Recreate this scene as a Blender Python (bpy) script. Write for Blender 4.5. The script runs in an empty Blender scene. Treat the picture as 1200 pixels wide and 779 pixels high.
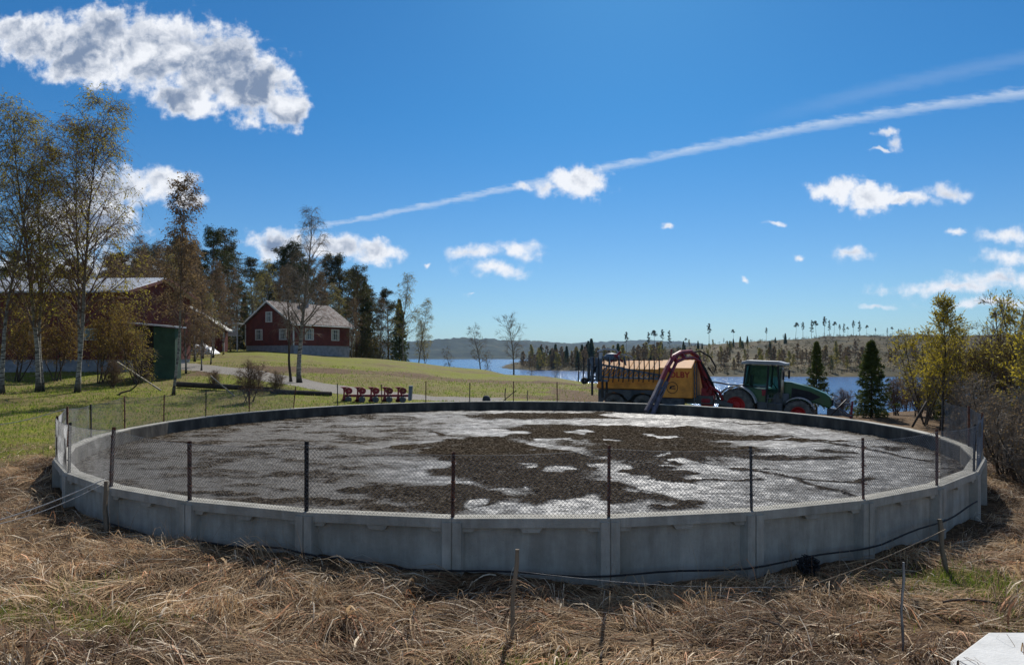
import bpy, math, random
import numpy as np
from mathutils import Vector, Matrix, Euler

scene = bpy.context.scene
COL = scene.collection
R = math.radians
# ------------------------------------------------------------------ camera, sky, sun, exposure
F = 792.0            # focal length in photo pixels (photo is 1200 wide)
EYE = 3.3            # camera height; z = 0 is the yard where the tractor stands
HOR = 417.0          # photo row of the horizon
cam_d = bpy.data.cameras.new('camera')
cam = bpy.data.objects.new('camera', cam_d)
COL.objects.link(cam)
cam.location = (0, 0, EYE)
cam.rotation_euler = (R(90), 0, 0)
cam_d.sensor_width = 36
cam_d.lens = 36 * F / 1200
cam_d.shift_y = (HOR - 389.5) / 1200
cam_d.clip_start = 0.05
cam_d.clip_end = 30000
scene.camera = cam
scene.view_settings.view_transform = 'Standard'
scene.view_settings.look = 'None'
scene.view_settings.gamma = 1
scene.view_settings.exposure = 0.40
scene.view_settings.use_curve_mapping = False
scene.cycles.use_denoising = True
scene.cycles.max_bounces = 6
scene.cycles.transparent_max_bounces = 12
scene.cycles.volume_bounces = 0
scene.cycles.sample_clamp_indirect = 4

SUN_AZ = R(10.5)     # to the right of the view direction (+Y)
SUN_EL = R(40)
sun_d = bpy.data.lights.new('sun', 'SUN')
sun_d.energy = 4.4
sun_d.angle = R(0.53)
sun_d.color = (1.0, 0.95, 0.87)
sun = bpy.data.objects.new('sun', sun_d)
COL.objects.link(sun)
sdir = Vector((math.sin(SUN_AZ) * math.cos(SUN_EL), math.cos(SUN_AZ) * math.cos(SUN_EL), math.sin(SUN_EL)))
sun.rotation_euler = sdir.to_track_quat('Z', 'Y').to_euler()
sun.location = (0, 0, 60)

# world: Nishita sky + clouds laid out by direction
world = bpy.data.worlds.new('World')
scene.world = world
world.use_nodes = True
nt = world.node_tree
nt.nodes.clear()
N = nt.nodes.new
L = nt.links.new


def mth(op, a, b=None, c=None, clamp=False):
    n = N('ShaderNodeMath')
    n.operation = op
    n.use_clamp = clamp
    for i, v in enumerate((a, b, c)):
        if v is None:
            continue
        if isinstance(v, (int, float)):
            n.inputs[i].default_value = v
        else:
            L(v, n.inputs[i])
    return n.outputs[0]


def vmth(op, a, b=None, c=None):
    n = N('ShaderNodeVectorMath')
    n.operation = op
    for i, v in enumerate((a, b, c)):
        if v is None:
            continue
        if isinstance(v, (tuple, list)):
            n.inputs[i].default_value = v
        else:
            L(v, n.inputs[i])
    return n


def smooth(x, a, b):
    n = N('ShaderNodeMapRange')
    n.interpolation_type = 'SMOOTHSTEP'
    L(x, n.inputs[0])
    n.inputs[1].default_value = a
    n.inputs[2].default_value = b
    return n.outputs[0]


def noise(vec, scale, detail=6, rough=0.55, lac=2.0):
    n = N('ShaderNodeTexNoise')
    L(vec, n.inputs['Vector'])
    n.inputs['Scale'].default_value = scale
    n.inputs['Detail'].default_value = detail
    n.inputs['Roughness'].default_value = rough
    n.inputs['Lacunarity'].default_value = lac
    return n


def mixc(f, a, b, mode='MIX'):
    n = N('ShaderNodeMix')
    n.data_type = 'RGBA'
    n.blend_type = mode
    for idx, v in ((0, f), (6, a), (7, b)):
        if isinstance(v, (int, float)):
            n.inputs[idx].default_value = v
        elif isinstance(v, tuple):
            n.inputs[idx].default_value = (*v, 1) if len(v) == 3 else v
        else:
            L(v, n.inputs[idx])
    return n.outputs[2]


tc = N('ShaderNodeTexCoord')
sky = N('ShaderNodeTexSky')
sky.sky_type = 'NISHITA'
sky.sun_disc = False
sky.sun_elevation = SUN_EL
sky.sun_rotation = SUN_AZ
sky.altitude = 300
sky.air_density = 1.0
sky.dust_density = 0.25
sky.ozone_density = 2.5
sep = N('ShaderNodeSeparateXYZ')
L(tc.outputs['Generated'], sep.inputs[0])
ysafe = mth('MAXIMUM', sep.outputs[1], 0.05)
U = mth('ADD', mth('MULTIPLY', mth('DIVIDE', sep.outputs[0], ysafe), 7.92), 6.0)
V = mth('SUBTRACT', 4.17, mth('MULTIPLY', mth('DIVIDE', sep.outputs[2], ysafe), 7.92))
comb = N('ShaderNodeCombineXYZ')
L(U, comb.inputs[0])
L(V, comb.inputs[1])
P = comb.outputs[0]
w1 = noise(P, 2.2, 3, 0.5)
Pw = vmth('MULTIPLY_ADD', vmth('SUBTRACT', w1.outputs['Color'], (0.5, 0.5, 0.5)).outputs[0], (0.45, 0.28, 0), P).outputs[0]
w2 = noise(P, 9.0, 4, 0.6)
Pw = vmth('MULTIPLY_ADD', vmth('SUBTRACT', w2.outputs['Color'], (0.5, 0.5, 0.5)).outputs[0], (0.11, 0.09, 0), Pw).outputs[0]


def cloud_field(ells, base):
    cur = None
    for (u, v, ru, rv) in ells:
        iu, iv = 100 / ru, 100 / rv
        ln = vmth('LENGTH', vmth('MULTIPLY_ADD', base, (iu, iv, 0), (-u / 100 * iu, -v / 100 * iv, 0)).outputs[0]).outputs['Value']
        cur = ln if cur is None else mth('SMOOTH_MIN', cur, ln, 0.18)
    return mth('SUBTRACT', 1.0, cur)


big = [(48, 48, 62, 34), (120, 50, 75, 44), (185, 62, 90, 50), (250, 82, 75, 52), (300, 105, 52, 42), (335, 128, 26, 26), (95, 78, 60, 26), (15, 35, 30, 16), (218, 118, 50, 20)]
mid = [(190, 214, 38, 20), (140, 222, 55, 26), (222, 234, 28, 11), (95, 262, 70, 40), (60, 318, 75, 26), (150, 318, 60, 22),
       (330, 285, 42, 21), (385, 290, 48, 18), (440, 294, 38, 16),
       (682, 214, 36, 23),
       (978, 222, 34, 18), (1018, 230, 36, 22), (1055, 233, 26, 8)]
sml = [(645, 220, 30, 8), (612, 221, 10, 4), (1072, 233, 38, 8), (1112, 224, 30, 10), (1012, 252, 12, 8), (560, 296, 34, 9), (608, 291, 25, 11), (582, 316, 40, 10), (1038, 154, 14, 6), (1048, 168, 9, 11), (1034, 176, 14, 3),
       (995, 298, 28, 8), (905, 266, 14, 4), (1184, 277, 44, 11), (1185, 303, 42, 12), (1120, 336, 100, 9), (1170, 328, 60, 12), (1028, 356, 22, 3.5),
       (1160, 357, 70, 7), (875, 327, 6, 4), (778, 265, 6, 3), (1122, 271, 16, 4), (935, 300, 7, 4), (500, 311, 6, 3), (545, 345, 6, 2)]
fA = cloud_field(big, Pw)
fB = cloud_field(mid, Pw)
fC = cloud_field(sml, Pw)
nz = noise(P, 5.0, 10, 0.60)
nf = mth('SUBTRACT', nz.outputs['Fac'], 0.5)
fld = mth('MAXIMUM', mth('MULTIPLY_ADD', nf, 1.5, fA), mth('MAXIMUM', mth('MULTIPLY', mth('MULTIPLY_ADD', nf, 1.9, fB), 0.75), mth('MULTIPLY', mth('MULTIPLY_ADD', nf, 2.4, fC), 0.42)))
front = smooth(sep.outputs[1], 0.06, 0.12)
# unseen clouds outside the view, cover added to whiten and brighten ambient fill
ng = noise(tc.outputs['Generated'], 3.0, 8, 0.6)
offs = mth('SUBTRACT', ng.outputs['Fac'], 0.5)
inside = mth('MULTIPLY', front, smooth(sep.outputs[1], 0.45, 0.65))
fld = mth('ADD', mth('MULTIPLY', fld, inside), mth('MULTIPLY', offs, mth('SUBTRACT', 1.0, inside)))
alpha = mth('POWER', smooth(fld, -0.14, 0.42), 1.25)
# grey bellies: dense core, away from the sunlit rim
nl = noise(Pw, 1.15, 4, 0.5)
Pup = vmth('ADD', Pw, (0.02, -0.14, 0)).outputs[0]
nzu = noise(Pup, 5.0, 5, 0.6)
relief = mth('SUBTRACT', nz.outputs['Fac'], nzu.outputs['Fac'])
core = mth('MULTIPLY', smooth(mth('MULTIPLY_ADD', relief, -0.5, fld), 0.12, 0.62), smooth(mth('MULTIPLY_ADD', relief, -0.25, nl.outputs['Fac']), 0.32, 0.60))
core = mth('ADD', core, mth('MULTIPLY', relief, -0.45), clamp=True)
core = mth('MULTIPLY', core, mth('MULTIPLY_ADD', smooth(mth('MAXIMUM', fA, mth('MULTIPLY_ADD', fB, 0.8, -0.35)), -0.3, 0.3), 0.5, 0.5))
ccol = mixc(core, (6.9, 7.1, 7.5), (1.6, 2.15, 3.2))
# vapour trail
us = mth('DIVIDE', mth('SUBTRACT', U, 6.0), 6.0)
tr = mth('ADD', mth('MULTIPLY', us, mth('ADD', mth('MULTIPLY', us, mth('ADD', mth('MULTIPLY', us, 0.2016), -0.0412)), -1.2674)), 2.2003)
wd = mth('MAXIMUM', mth('MULTIPLY_ADD', us, 0.030, 0.042), 0.018)
nt1 = noise(vmth('MULTIPLY', P, (1.5, 6, 1)).outputs[0], 2.5, 6, 0.65)
dist = mth('DIVIDE', mth('ABSOLUTE', mth('SUBTRACT', mth('MULTIPLY_ADD', nt1.outputs['Fac'], 0.16, V), mth('ADD', tr, 0.08))), wd)
trail = mth('MULTIPLY', smooth(dist, 1.5, 0.0), mth('MULTIPLY_ADD', nt1.outputs['Fac'], 1.1, -0.13))
trail = mth('MULTIPLY', trail, mth('MULTIPLY', inside, smooth(U, 1.5, 4.5)))
tr2 = mth('SUBTRACT', tr, mth('MULTIPLY_ADD', us, 0.42, -0.08))
d2 = mth('DIVIDE', mth('ABSOLUTE', mth('SUBTRACT', mth('MULTIPLY_ADD', nt1.outputs['Fac'], 0.14, V), tr2)), 0.12)
trail2 = mth('MULTIPLY', mth('MULTIPLY', smooth(d2, 1.2, 0.0), 0.10), mth('MULTIPLY', inside, smooth(U, 8.5, 10.5)))
trail = mth('ADD', trail, trail2, clamp=True)
tint = mixc(smooth(sep.outputs[2], 0.0, 0.36), (0.37, 0.51, 0.65), (0.15, 0.45, 0.67))
skyc = mixc(1.0, sky.outputs[0], tint, 'MULTIPLY')
c1 = mixc(trail, skyc, (5.6, 6.2, 7.0))
c2 = mixc(alpha, c1, ccol)
bg = N('ShaderNodeBackground')
L(c2, bg.inputs[0])
bg.inputs[1].default_value = 0.1
out = N('ShaderNodeOutputWorld')
L(bg.outputs[0], out.inputs[0])
world.cycles.sampling_method = 'MANUAL'
world.cycles.sample_map_resolution = 512

# ------------------------------------------------------------------ helpers
rnd = random.Random(7)
rs = np.random.RandomState(11)


def hash2(ix, iy, seed):
    h = (ix.astype(np.int64) * 374761393 + iy.astype(np.int64) * 668265263 + seed * 974711) & 0x7fffffff
    h = ((h ^ (h >> 13)) * 1274126177) & 0x7fffffff
    return ((h ^ (h >> 16)) & 0xffff) / 65535.0


def vnoise(x, y, seed=0):
    ix, iy = np.floor(x), np.floor(y)
    fx, fy = x - ix, y - iy
    fx = fx * fx * (3 - 2 * fx)
    fy = fy * fy * (3 - 2 * fy)
    a = hash2(ix, iy, seed)
    b = hash2(ix + 1, iy, seed)
    c = hash2(ix, iy + 1, seed)
    d = hash2(ix + 1, iy + 1, seed)
    return (a + (b - a) * fx) * (1 - fy) + (c + (d - c) * fx) * fy


def fbm(x, y, oct=4, seed=0):
    s, a, t = 0, 0.5, 0
    for i in range(oct):
        s = s + a * vnoise(x * 2 ** i + 17.3 * i, y * 2 ** i - 9.1 * i, seed + i)
        t += a
        a *= 0.55
    return s / t


def sst(x, a, b):
    t = np.clip((x - a) / (b - a), 0, 1)
    return t * t * (3 - 2 * t)


def tag(o, label=None, cat=None, group=None, kind=None):
    if label:
        o['label'] = label
    if cat:
        o['category'] = cat
    if group:
        o['group'] = group
    if kind:
        o['kind'] = kind
    return o


def empty(name, loc=(0, 0, 0), rz=0, label=None, cat=None, group=None):
    o = bpy.data.objects.new(name, None)
    o.empty_display_size = 0.2
    COL.objects.link(o)
    o.location = loc
    o.rotation_euler = (0, 0, rz)
    return tag(o, label, cat, group)


def npmesh(name, Vt, Fc, mats, parent=None, col=None, midx=None, smooth_=False, loc=None):
    """Vt (n,3); Fc an (m,k) int array or a list of such arrays; col (n,4) point colours."""
    me = bpy.data.meshes.new(name)
    if isinstance(Fc, np.ndarray):
        Fc = [Fc]
    Fc = [f for f in Fc if len(f)]
    me.vertices.add(len(Vt))
    me.vertices.foreach_set('co', np.asarray(Vt, np.float32).ravel())
    tot = sum(f.size for f in Fc)
    me.loops.add(tot)
    me.loops.foreach_set('vertex_index', np.concatenate([f.ravel() for f in Fc]).astype(np.int32))
    nf_ = sum(len(f) for f in Fc)
    me.polygons.add(nf_)
    ks = np.concatenate([np.full(len(f), f.shape[1]) for f in Fc])
    st = np.concatenate([[0], np.cumsum(ks)[:-1]])
    me.polygons.foreach_set('loop_start', st.astype(np.int32))
    me.polygons.foreach_set('loop_total', ks.astype(np.int32))
    if midx is not None:
        me.polygons.foreach_set('material_index', np.asarray(midx, np.int32))
    me.polygons.foreach_set('use_smooth', np.full(nf_, smooth_, bool))
    if col is not None:
        ca = me.color_attributes.new('Col', 'FLOAT_COLOR', 'POINT')
        ca.data.foreach_set('color', np.asarray(col, np.float32).ravel())
    me.update(calc_edges=True)
    for m in (mats if isinstance(mats, (list, tuple)) else [mats]):
        me.materials.append(m)
    o = bpy.data.objects.new(name, me)
    COL.objects.link(o)
    if parent is not None:
        o.parent = parent
    if loc is not None:
        o.location = loc
    return o


def norm(a):
    return a / np.maximum(np.linalg.norm(a, axis=-1, keepdims=True), 1e-9)


def tubes(P0, P1, R0, R1, n=3):
    P0 = np.asarray(P0, float)
    P1 = np.asarray(P1, float)
    R0 = np.broadcast_to(np.asarray(R0, float), (len(P0),))
    R1 = np.broadcast_to(np.asarray(R1, float), (len(P0),))
    d = norm(P1 - P0)
    ref = np.where(np.abs(d[:, 2:3]) > 0.9, np.array([[1., 0, 0]]), np.array([[0, 0, 1.]]))
    a = norm(np.cross(d, ref))
    b = np.cross(d, a)
    th = np.arange(n) * 2 * np.pi / n
    ring = a[:, None, :] * np.cos(th)[None, :, None] + b[:, None, :] * np.sin(th)[None, :, None]
    v0 = P0[:, None, :] + ring * R0[:, None, None]
    v1 = P1[:, None, :] + ring * R1[:, None, None]
    Vt = np.concatenate([v0, v1], 1).reshape(-1, 3)
    base = (np.arange(len(P0)) * 2 * n)[:, None]
    i = np.arange(n)
    j = (i + 1) % n
    Fq = np.stack([base + i, base + j, base + n + j, base + n + i], -1).reshape(-1, 4)
    return Vt, Fq


class MB:
    """Collects shapes and links them as ONE mesh object."""

    def __init__(s):
        s.V, s.F, s.M = [], [], []

    def add(s, vs, fs, m=0):
        b = len(s.V)
        s.V += [tuple(v) for v in vs]
        s.F += [tuple(b + i for i in f) for f in fs]
        s.M += [m] * len(fs)
        return s

    def box(s, x0, x1, y0, y1, z0, z1, m=0, rot=None, piv=None):
        vs = [Vector((x, y, z)) for z in (z0, z1) for y in (y0, y1) for x in (x0, x1)]
        if rot is not None:
            c = Vector(piv) if piv else Vector(((x0 + x1) / 2, (y0 + y1) / 2, (z0 + z1) / 2))
            mt = Euler(rot).to_matrix()
            vs = [c + mt @ (v - c) for v in vs]
        return s.add(vs, [(0, 2, 3, 1), (4, 5, 7, 6), (0, 1, 5, 4), (2, 6, 7, 3), (0, 4, 6, 2), (1, 3, 7, 5)], m)

    def bar(s, p, q, w, h, m=0):
        p, q = Vector(p), Vector(q)
        d = (q - p).normalized()
        ref = Vector((0, 0, 1)) if abs(d.z) < 0.95 else Vector((0, 1, 0))
        a = d.cross(ref).normalized() * w / 2
        b = d.cross(a).normalized() * h / 2
        vs = [c + sa * a + sb * b for c in (p, q) for sa, sb in ((-1, -1), (1, -1), (1, 1), (-1, 1))]
        return s.add(vs, [(0, 1, 2, 3), (7, 6, 5, 4), (0, 4, 5, 1), (1, 5, 6, 2), (2, 6, 7, 3), (3, 7, 4, 0)], m)

    def tube(s, pts, r, n=8, m=0, close=True):
        pts = [Vector(p) for p in pts]
        rr = r if isinstance(r, (list, tuple)) else [r] * len(pts)
        rings = []
        prev = None
        for i, p in enumerate(pts):
            d = (pts[min(i + 1, len(pts) - 1)] - pts[max(i - 1, 0)]).normalized()
            if prev is None:
                ref = Vector((0, 0, 1)) if abs(d.z) < 0.9 else Vector((1, 0, 0))
                a = d.cross(ref).normalized()
            else:
                a = (prev - d * prev.dot(d)).normalized()
            prev = a
            b = d.cross(a)
            rings.append([p + (a * math.cos(t) + b * math.sin(t)) * rr[i] for t in [2 * math.pi * k / n for k in range(n)]])
        vs = [v for ring in rings for v in ring]
        fs = []
        for i in range(len(rings) - 1):
            for k in range(n):
                k2 = (k + 1) % n
                fs.append((i * n + k, i * n + k2, (i + 1) * n + k2, (i + 1) * n + k))
        if close:
            fs.append(tuple(range(n))[::-1])
            fs.append(tuple((len(rings) - 1) * n + k for k in range(n)))
        return s.add(vs, fs, m)

    def lathe(s, prof, c, axis='Y', n=28, m=0):
        """prof: (radius, offset along the axis)"""
        vs, fs = [], []
        for (r_, t) in prof:
            for k in range(n):
                a = 2 * math.pi * k / n
                ca, sa = r_ * math.cos(a), r_ * math.sin(a)
                if axis == 'Y':
                    vs.append((c[0] + ca, c[1] + t, c[2] + sa))
                elif axis == 'Z':
                    vs.append((c[0] + ca, c[1] + sa, c[2] + t))
                else:
                    vs.append((c[0] + t, c[1] + ca, c[2] + sa))
        for i in range(len(prof) - 1):
            for k in range(n):
                k2 = (k + 1) % n
                fs.append((i * n + k, i * n + k2, (i + 1) * n + k2, (i + 1) * n + k))
        return s.add(vs, fs, m)

    def prism(s, poly, y0, y1, m=0, axis='Y'):
        """poly in (x,z) extruded along y (axis Y), or (y,z) along x (axis X), or (x,y) along z (axis Z)"""
        n = len(poly)

        def P3(a, b, t):
            return (a, t, b) if axis == 'Y' else ((t, a, b) if axis == 'X' else (a, b, t))
        vs = [P3(a, b, y0) for a, b in poly] + [P3(a, b, y1) for a, b in poly]
        fs = [tuple(range(n)), tuple(range(2 * n - 1, n - 1, -1))]
        fs += [(i, i + n, (i + 1) % n + n, (i + 1) % n) for i in range(n)]
        return s.add(vs, fs, m)

    def build(s, name, mats, parent=None, loc=None, smooth_=False, bevel=0):
        me = bpy.data.meshes.new(name)
        me.from_pydata(s.V, [], s.F)
        mats = mats if isinstance(mats, (list, tuple)) else [mats]
        for m in mats:
            me.materials.append(m)
        if len(mats) > 1:
            me.polygons.foreach_set('material_index', s.M)
        if smooth_:
            me.polygons.foreach_set('use_smooth', [True] * len(me.polygons))
        import bmesh
        bm = bmesh.new()
        bm.from_mesh(me)
        bmesh.ops.recalc_face_normals(bm, faces=bm.faces)
        bm.to_mesh(me)
        bm.free()
        o = bpy.data.objects.new(name, me)
        COL.objects.link(o)
        if parent is not None:
            o.parent = parent
        if loc is not None:
            o.location = loc
        if bevel:
            md = o.modifiers.new('bevel', 'BEVEL')
            md.width = bevel
            md.segments = 2
            md.limit_method = 'ANGLE'
        return o


def copy_tree(o, parent=None):
    c = o.copy()
    COL.objects.link(c)
    c.parent = parent
    for ch in list(o.children):
        copy_tree(ch, c)
    return c


# ------------------------------------------------------------------ materials
def pmat(name, c1, c2=None, scale=4.0, rough=0.8, bump=0.0, bscale=None, metallic=0.0, c3=None, spec=0.3, stretch=(1, 1, 1), detail=5, trans=0.0, coat=0.0):
    m = bpy.data.materials.new(name)
    m.use_nodes = True
    t = m.node_tree
    b = t.nodes['Principled BSDF']
    b.inputs['Roughness'].default_value = rough
    b.inputs['Metallic'].default_value = metallic
    b.inputs['Specular IOR Level'].default_value = spec
    b.inputs['Coat Weight'].default_value = coat
    co = t.nodes.new('ShaderNodeTexCoord')
    mp = t.nodes.new('ShaderNodeMapping')
    mp.inputs['Scale'].default_value = stretch
    t.links.new(co.outputs['Object'], mp.inputs[0])
    nz_ = t.nodes.new('ShaderNodeTexNoise')
    nz_.inputs['Scale'].default_value = scale
    nz_.inputs['Detail'].default_value = detail
    nz_.inputs['Roughness'].default_value = 0.6
    t.links.new(mp.outputs[0], nz_.inputs['Vector'])
    ramp = t.nodes.new('ShaderNodeValToRGB')
    t.links.new(nz_.outputs['Fac'], ramp.inputs[0])
    c2 = c2 or tuple(v * 0.75 for v in c1)
    ramp.color_ramp.elements[0].position = 0.35
    ramp.color_ramp.elements[1].position = 0.65
    ramp.color_ramp.elements[0].color = (*c2, 1)
    ramp.color_ramp.elements[1].color = (*c1, 1)
    if c3:
        e = ramp.color_ramp.elements.new(0.5)
        e.color = (*c3, 1)
    t.links.new(ramp.outputs[0], b.inputs['Base Color'])
    if bump:
        n2 = t.nodes.new('ShaderNodeTexNoise')
        n2.inputs['Scale'].default_value = bscale or scale * 6
        n2.inputs['Detail'].default_value = 6
        t.links.new(mp.outputs[0], n2.inputs['Vector'])
        bp = t.nodes.new('ShaderNodeBump')
        bp.inputs['Strength'].default_value = bump
        bp.inputs['Distance'].default_value = 0.02
        t.links.new(n2.outputs['Fac'], bp.inputs['Height'])
        t.links.new(bp.outputs[0], b.inputs['Normal'])
    if trans:
        tl = t.nodes.new('ShaderNodeBsdfTranslucent')
        t.links.new(ramp.outputs[0], tl.inputs[0])
        mx = t.nodes.new('ShaderNodeMixShader')
        mx.inputs[0].default_value = trans
        t.links.new(b.outputs[0], mx.inputs[1])
        t.links.new(tl.outputs[0], mx.inputs[2])
        t.links.new(mx.outputs[0], t.nodes['Material Output'].inputs[0])
    return m


def colmat(name, rough=0.8, trans=0.35):
    """base colour from the mesh's own point colours (one colour per stalk or blade)"""
    m = bpy.data.materials.new(name)
    m.use_nodes = True
    t = m.node_tree
    b = t.nodes['Principled BSDF']
    b.inputs['Roughness'].default_value = rough
    b.inputs['Specular IOR Level'].default_value = 0.25
    a = t.nodes.new('ShaderNodeAttribute')
    a.attribute_name = 'Col'
    t.links.new(a.outputs['Color'], b.inputs['Base Color'])
    tl = t.nodes.new('ShaderNodeBsdfTranslucent')
    t.links.new(a.outputs['Color'], tl.inputs[0])
    mx = t.nodes.new('ShaderNodeMixShader')
    mx.inputs[0].default_value = trans
    t.links.new(b.outputs[0], mx.inputs[1])
    t.links.new(tl.outputs[0], mx.inputs[2])
    t.links.new(mx.outputs[0], t.nodes['Material Output'].inputs[0])
    return m


class NT:
    def __init__(s, m):
        s.m = m
        m.use_nodes = True
        s.t = m.node_tree
        s.b = s.t.nodes['Principled BSDF']
        s.out = s.t.nodes['Material Output']

    def n(s, k, **kw):
        x = s.t.nodes.new(k)
        for a, v in kw.items():
            setattr(x, a, v)
        return x

    def l(s, a, b):
        s.t.links.new(a, b)

    def noise(s, vec, scale, detail=5, rough=0.6):
        x = s.n('ShaderNodeTexNoise')
        s.l(vec, x.inputs['Vector'])
        x.inputs['Scale'].default_value = scale
        x.inputs['Detail'].default_value = detail
        x.inputs['Roughness'].default_value = rough
        return x.outputs['Fac']

    def ramp(s, fac, stops):
        x = s.n('ShaderNodeValToRGB')
        s.l(fac, x.inputs[0])
        e = x.color_ramp.elements
        e[0].position, e[0].color = stops[0][0], (*stops[0][1], 1)
        e[1].position, e[1].color = stops[-1][0], (*stops[-1][1], 1)
        for p_, c_ in stops[1:-1]:
            k = e.new(p_)
            k.color = (*c_, 1)
        return x.outputs[0]

    def mix(s, f, a, b, mode='MIX'):
        x = s.n('ShaderNodeMix', data_type='RGBA', blend_type=mode)
        for idx, v in ((0, f), (6, a), (7, b)):
            if isinstance(v, (int, float)):
                x.inputs[idx].default_value = v
            elif isinstance(v, tuple):
                x.inputs[idx].default_value = (*v, 1)
            else:
                s.l(v, x.inputs[idx])
        return x.outputs[2]

    def math(s, op, a, b=None, c=None, clamp=False):
        x = s.n('ShaderNodeMath', operation=op, use_clamp=clamp)
        for i, v in enumerate((a, b, c)):
            if v is None:
                continue
            if isinstance(v, (int, float)):
                x.inputs[i].default_value = v
            else:
                s.l(v, x.inputs[i])
        return x.outputs[0]

    def bump(s, h, strength, dist):
        x = s.n('ShaderNodeBump')
        x.inputs['Strength'].default_value = strength
        x.inputs['Distance'].default_value = dist
        s.l(h, x.inputs['Height'])
        s.l(x.outputs[0], s.b.inputs['Normal'])
        return x


def newmat(name):
    return NT(bpy.data.materials.new(name))


# ground: blends dry straw soil, green turf, gravel and far woodland by vertex zones
g = newmat('ground_cover')
geo = g.n('ShaderNodeNewGeometry')
pos = geo.outputs['Position']
att = g.n('ShaderNodeAttribute')
att.attribute_name = 'Col'
sp = g.n('ShaderNodeSeparateColor')
g.l(att.outputs['Color'], sp.inputs[0])
n_f = g.noise(pos, 9, 8, 0.7)
n_m = g.noise(pos, 0.9, 6, 0.6)
n_l = g.noise(pos, 0.12, 5, 0.55)
straw = g.ramp(n_f, [(0.3, (0.025, 0.015, 0.008)), (0.5, (0.10, 0.062, 0.032)), (0.68, (0.23, 0.155, 0.085))])
turf = g.ramp(n_f, [(0.3, (0.045, 0.052, 0.007)), (0.5, (0.15, 0.165, 0.014)), (0.72, (0.27, 0.26, 0.035))])
dryturf = g.ramp(n_f, [(0.3, (0.07, 0.055, 0.022)), (0.7, (0.25, 0.19, 0.09))])
patch = g.math('MULTIPLY_ADD', n_m, 0.5, g.math('MULTIPLY', n_l, 0.5))
patch = g.math('MULTIPLY', g.math('SUBTRACT', patch, 0.44), 9, clamp=True)
turf = g.mix(g.math('MULTIPLY', patch, 0.8), turf, dryturf)
gm = g.math('MULTIPLY', g.math('SUBTRACT', g.math('ADD', sp.outputs[0], g.math('MULTIPLY_ADD', n_m, 0.7, -0.35)), 0.4), 5, clamp=True)
c = g.mix(gm, straw, turf)
grav = g.ramp(g.noise(pos, 14, 6), [(0.35, (0.15, 0.135, 0.115)), (0.65, (0.3, 0.28, 0.25))])
rm = g.math('MULTIPLY', g.math('SUBTRACT', g.math('ADD', sp.outputs[1], g.math('MULTIPLY_ADD', n_m, 0.5, -0.25)), 0.4), 5, clamp=True)
c = g.mix(rm, c, grav)
far = g.ramp(g.noise(pos, 0.035, 9, 0.68), [(0.36, (0.018, 0.020, 0.007)), (0.5, (0.06, 0.048, 0.020)), (0.62, (0.11, 0.085, 0.038)), (0.76, (0.22, 0.17, 0.09))])
c = g.mix(sp.outputs[2], c, far)
wood = g.ramp(g.noise(pos, 0.012, 10, 0.7), [(0.4, (0.005, 0.014, 0.014)), (0.52, (0.014, 0.03, 0.022)), (0.64, (0.05, 0.055, 0.03))])
c = g.mix(att.outputs['Alpha'], c, wood)
g.l(c, g.b.inputs['Base Color'])
g.b.inputs['Roughness'].default_value = 0.95
g.b.inputs['Specular IOR Level'].default_value = 0.1
g.bump(n_f, 0.7, 0.06)
M_ground = g.m

# lake water
g = newmat('lake_water')
geo = g.n('ShaderNodeNewGeometry')
mp = g.n('ShaderNodeMapping')
mp.inputs['Scale'].default_value = (0.35, 1.0, 1)
g.l(geo.outputs['Position'], mp.inputs[0])
g.b.inputs['Base Color'].default_value = (0.014, 0.085, 0.24, 1)
g.b.inputs['Roughness'].default_value = 0.16
g.b.inputs['IOR'].default_value = 1.33
wv = g.math('ADD', g.noise(mp.outputs[0], 0.8, 6, 0.65), g.math('MULTIPLY', g.noise(mp.outputs[0], 0.05, 4), 0.8))
g.bump(wv, 0.4, 1.0)
M_lake = g.m

# concrete of the tank
g = newmat('tank_concrete')
geo = g.n('ShaderNodeNewGeometry')
pos = geo.outputs['Position']
mp = g.n('ShaderNodeMapping')
mp.inputs['Scale'].default_value = (1, 1, 0.16)
g.l(pos, mp.inputs[0])
a = g.ramp(g.noise(pos, 1.4, 7, 0.65), [(0.3, (0.26, 0.25, 0.215)), (0.55, (0.39, 0.375, 0.325)), (0.75, (0.50, 0.475, 0.41))])
st = g.ramp(g.noise(mp.outputs[0], 5.0, 6, 0.65), [(0.42, (0.36, 0.34, 0.29)), (0.6, (1, 1, 1))])
a = g.mix(0.32, a, st, 'MULTIPLY')
moss = g.math('MULTIPLY', g.math('SUBTRACT', g.noise(mp.outputs[0], 1.6, 6, 0.7), 0.56), 9, clamp=True)
a = g.mix(g.math('MULTIPLY', moss, 0.28), a, (0.13, 0.12, 0.075))
spk = g.math('MULTIPLY', g.math('SUBTRACT', g.noise(pos, 60, 3), 0.62), 8, clamp=True)
a = g.mix(g.math('MULTIPLY', spk, 0.5), a, (0.08, 0.075, 0.06))
g.l(a, g.b.inputs['Base Color'])
g.b.inputs['Roughness'].default_value = 0.88
g.bump(g.noise(pos, 22, 8, 0.7), 0.4, 0.02)
M_conc = g.m
M_inner = pmat('dark_inner_concrete', (0.13, 0.115, 0.09), (0.05, 0.043, 0.035), 2.2, .85, .5, c3=(0.085, 0.075, 0.06), stretch=(1, 1, .5))

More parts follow.
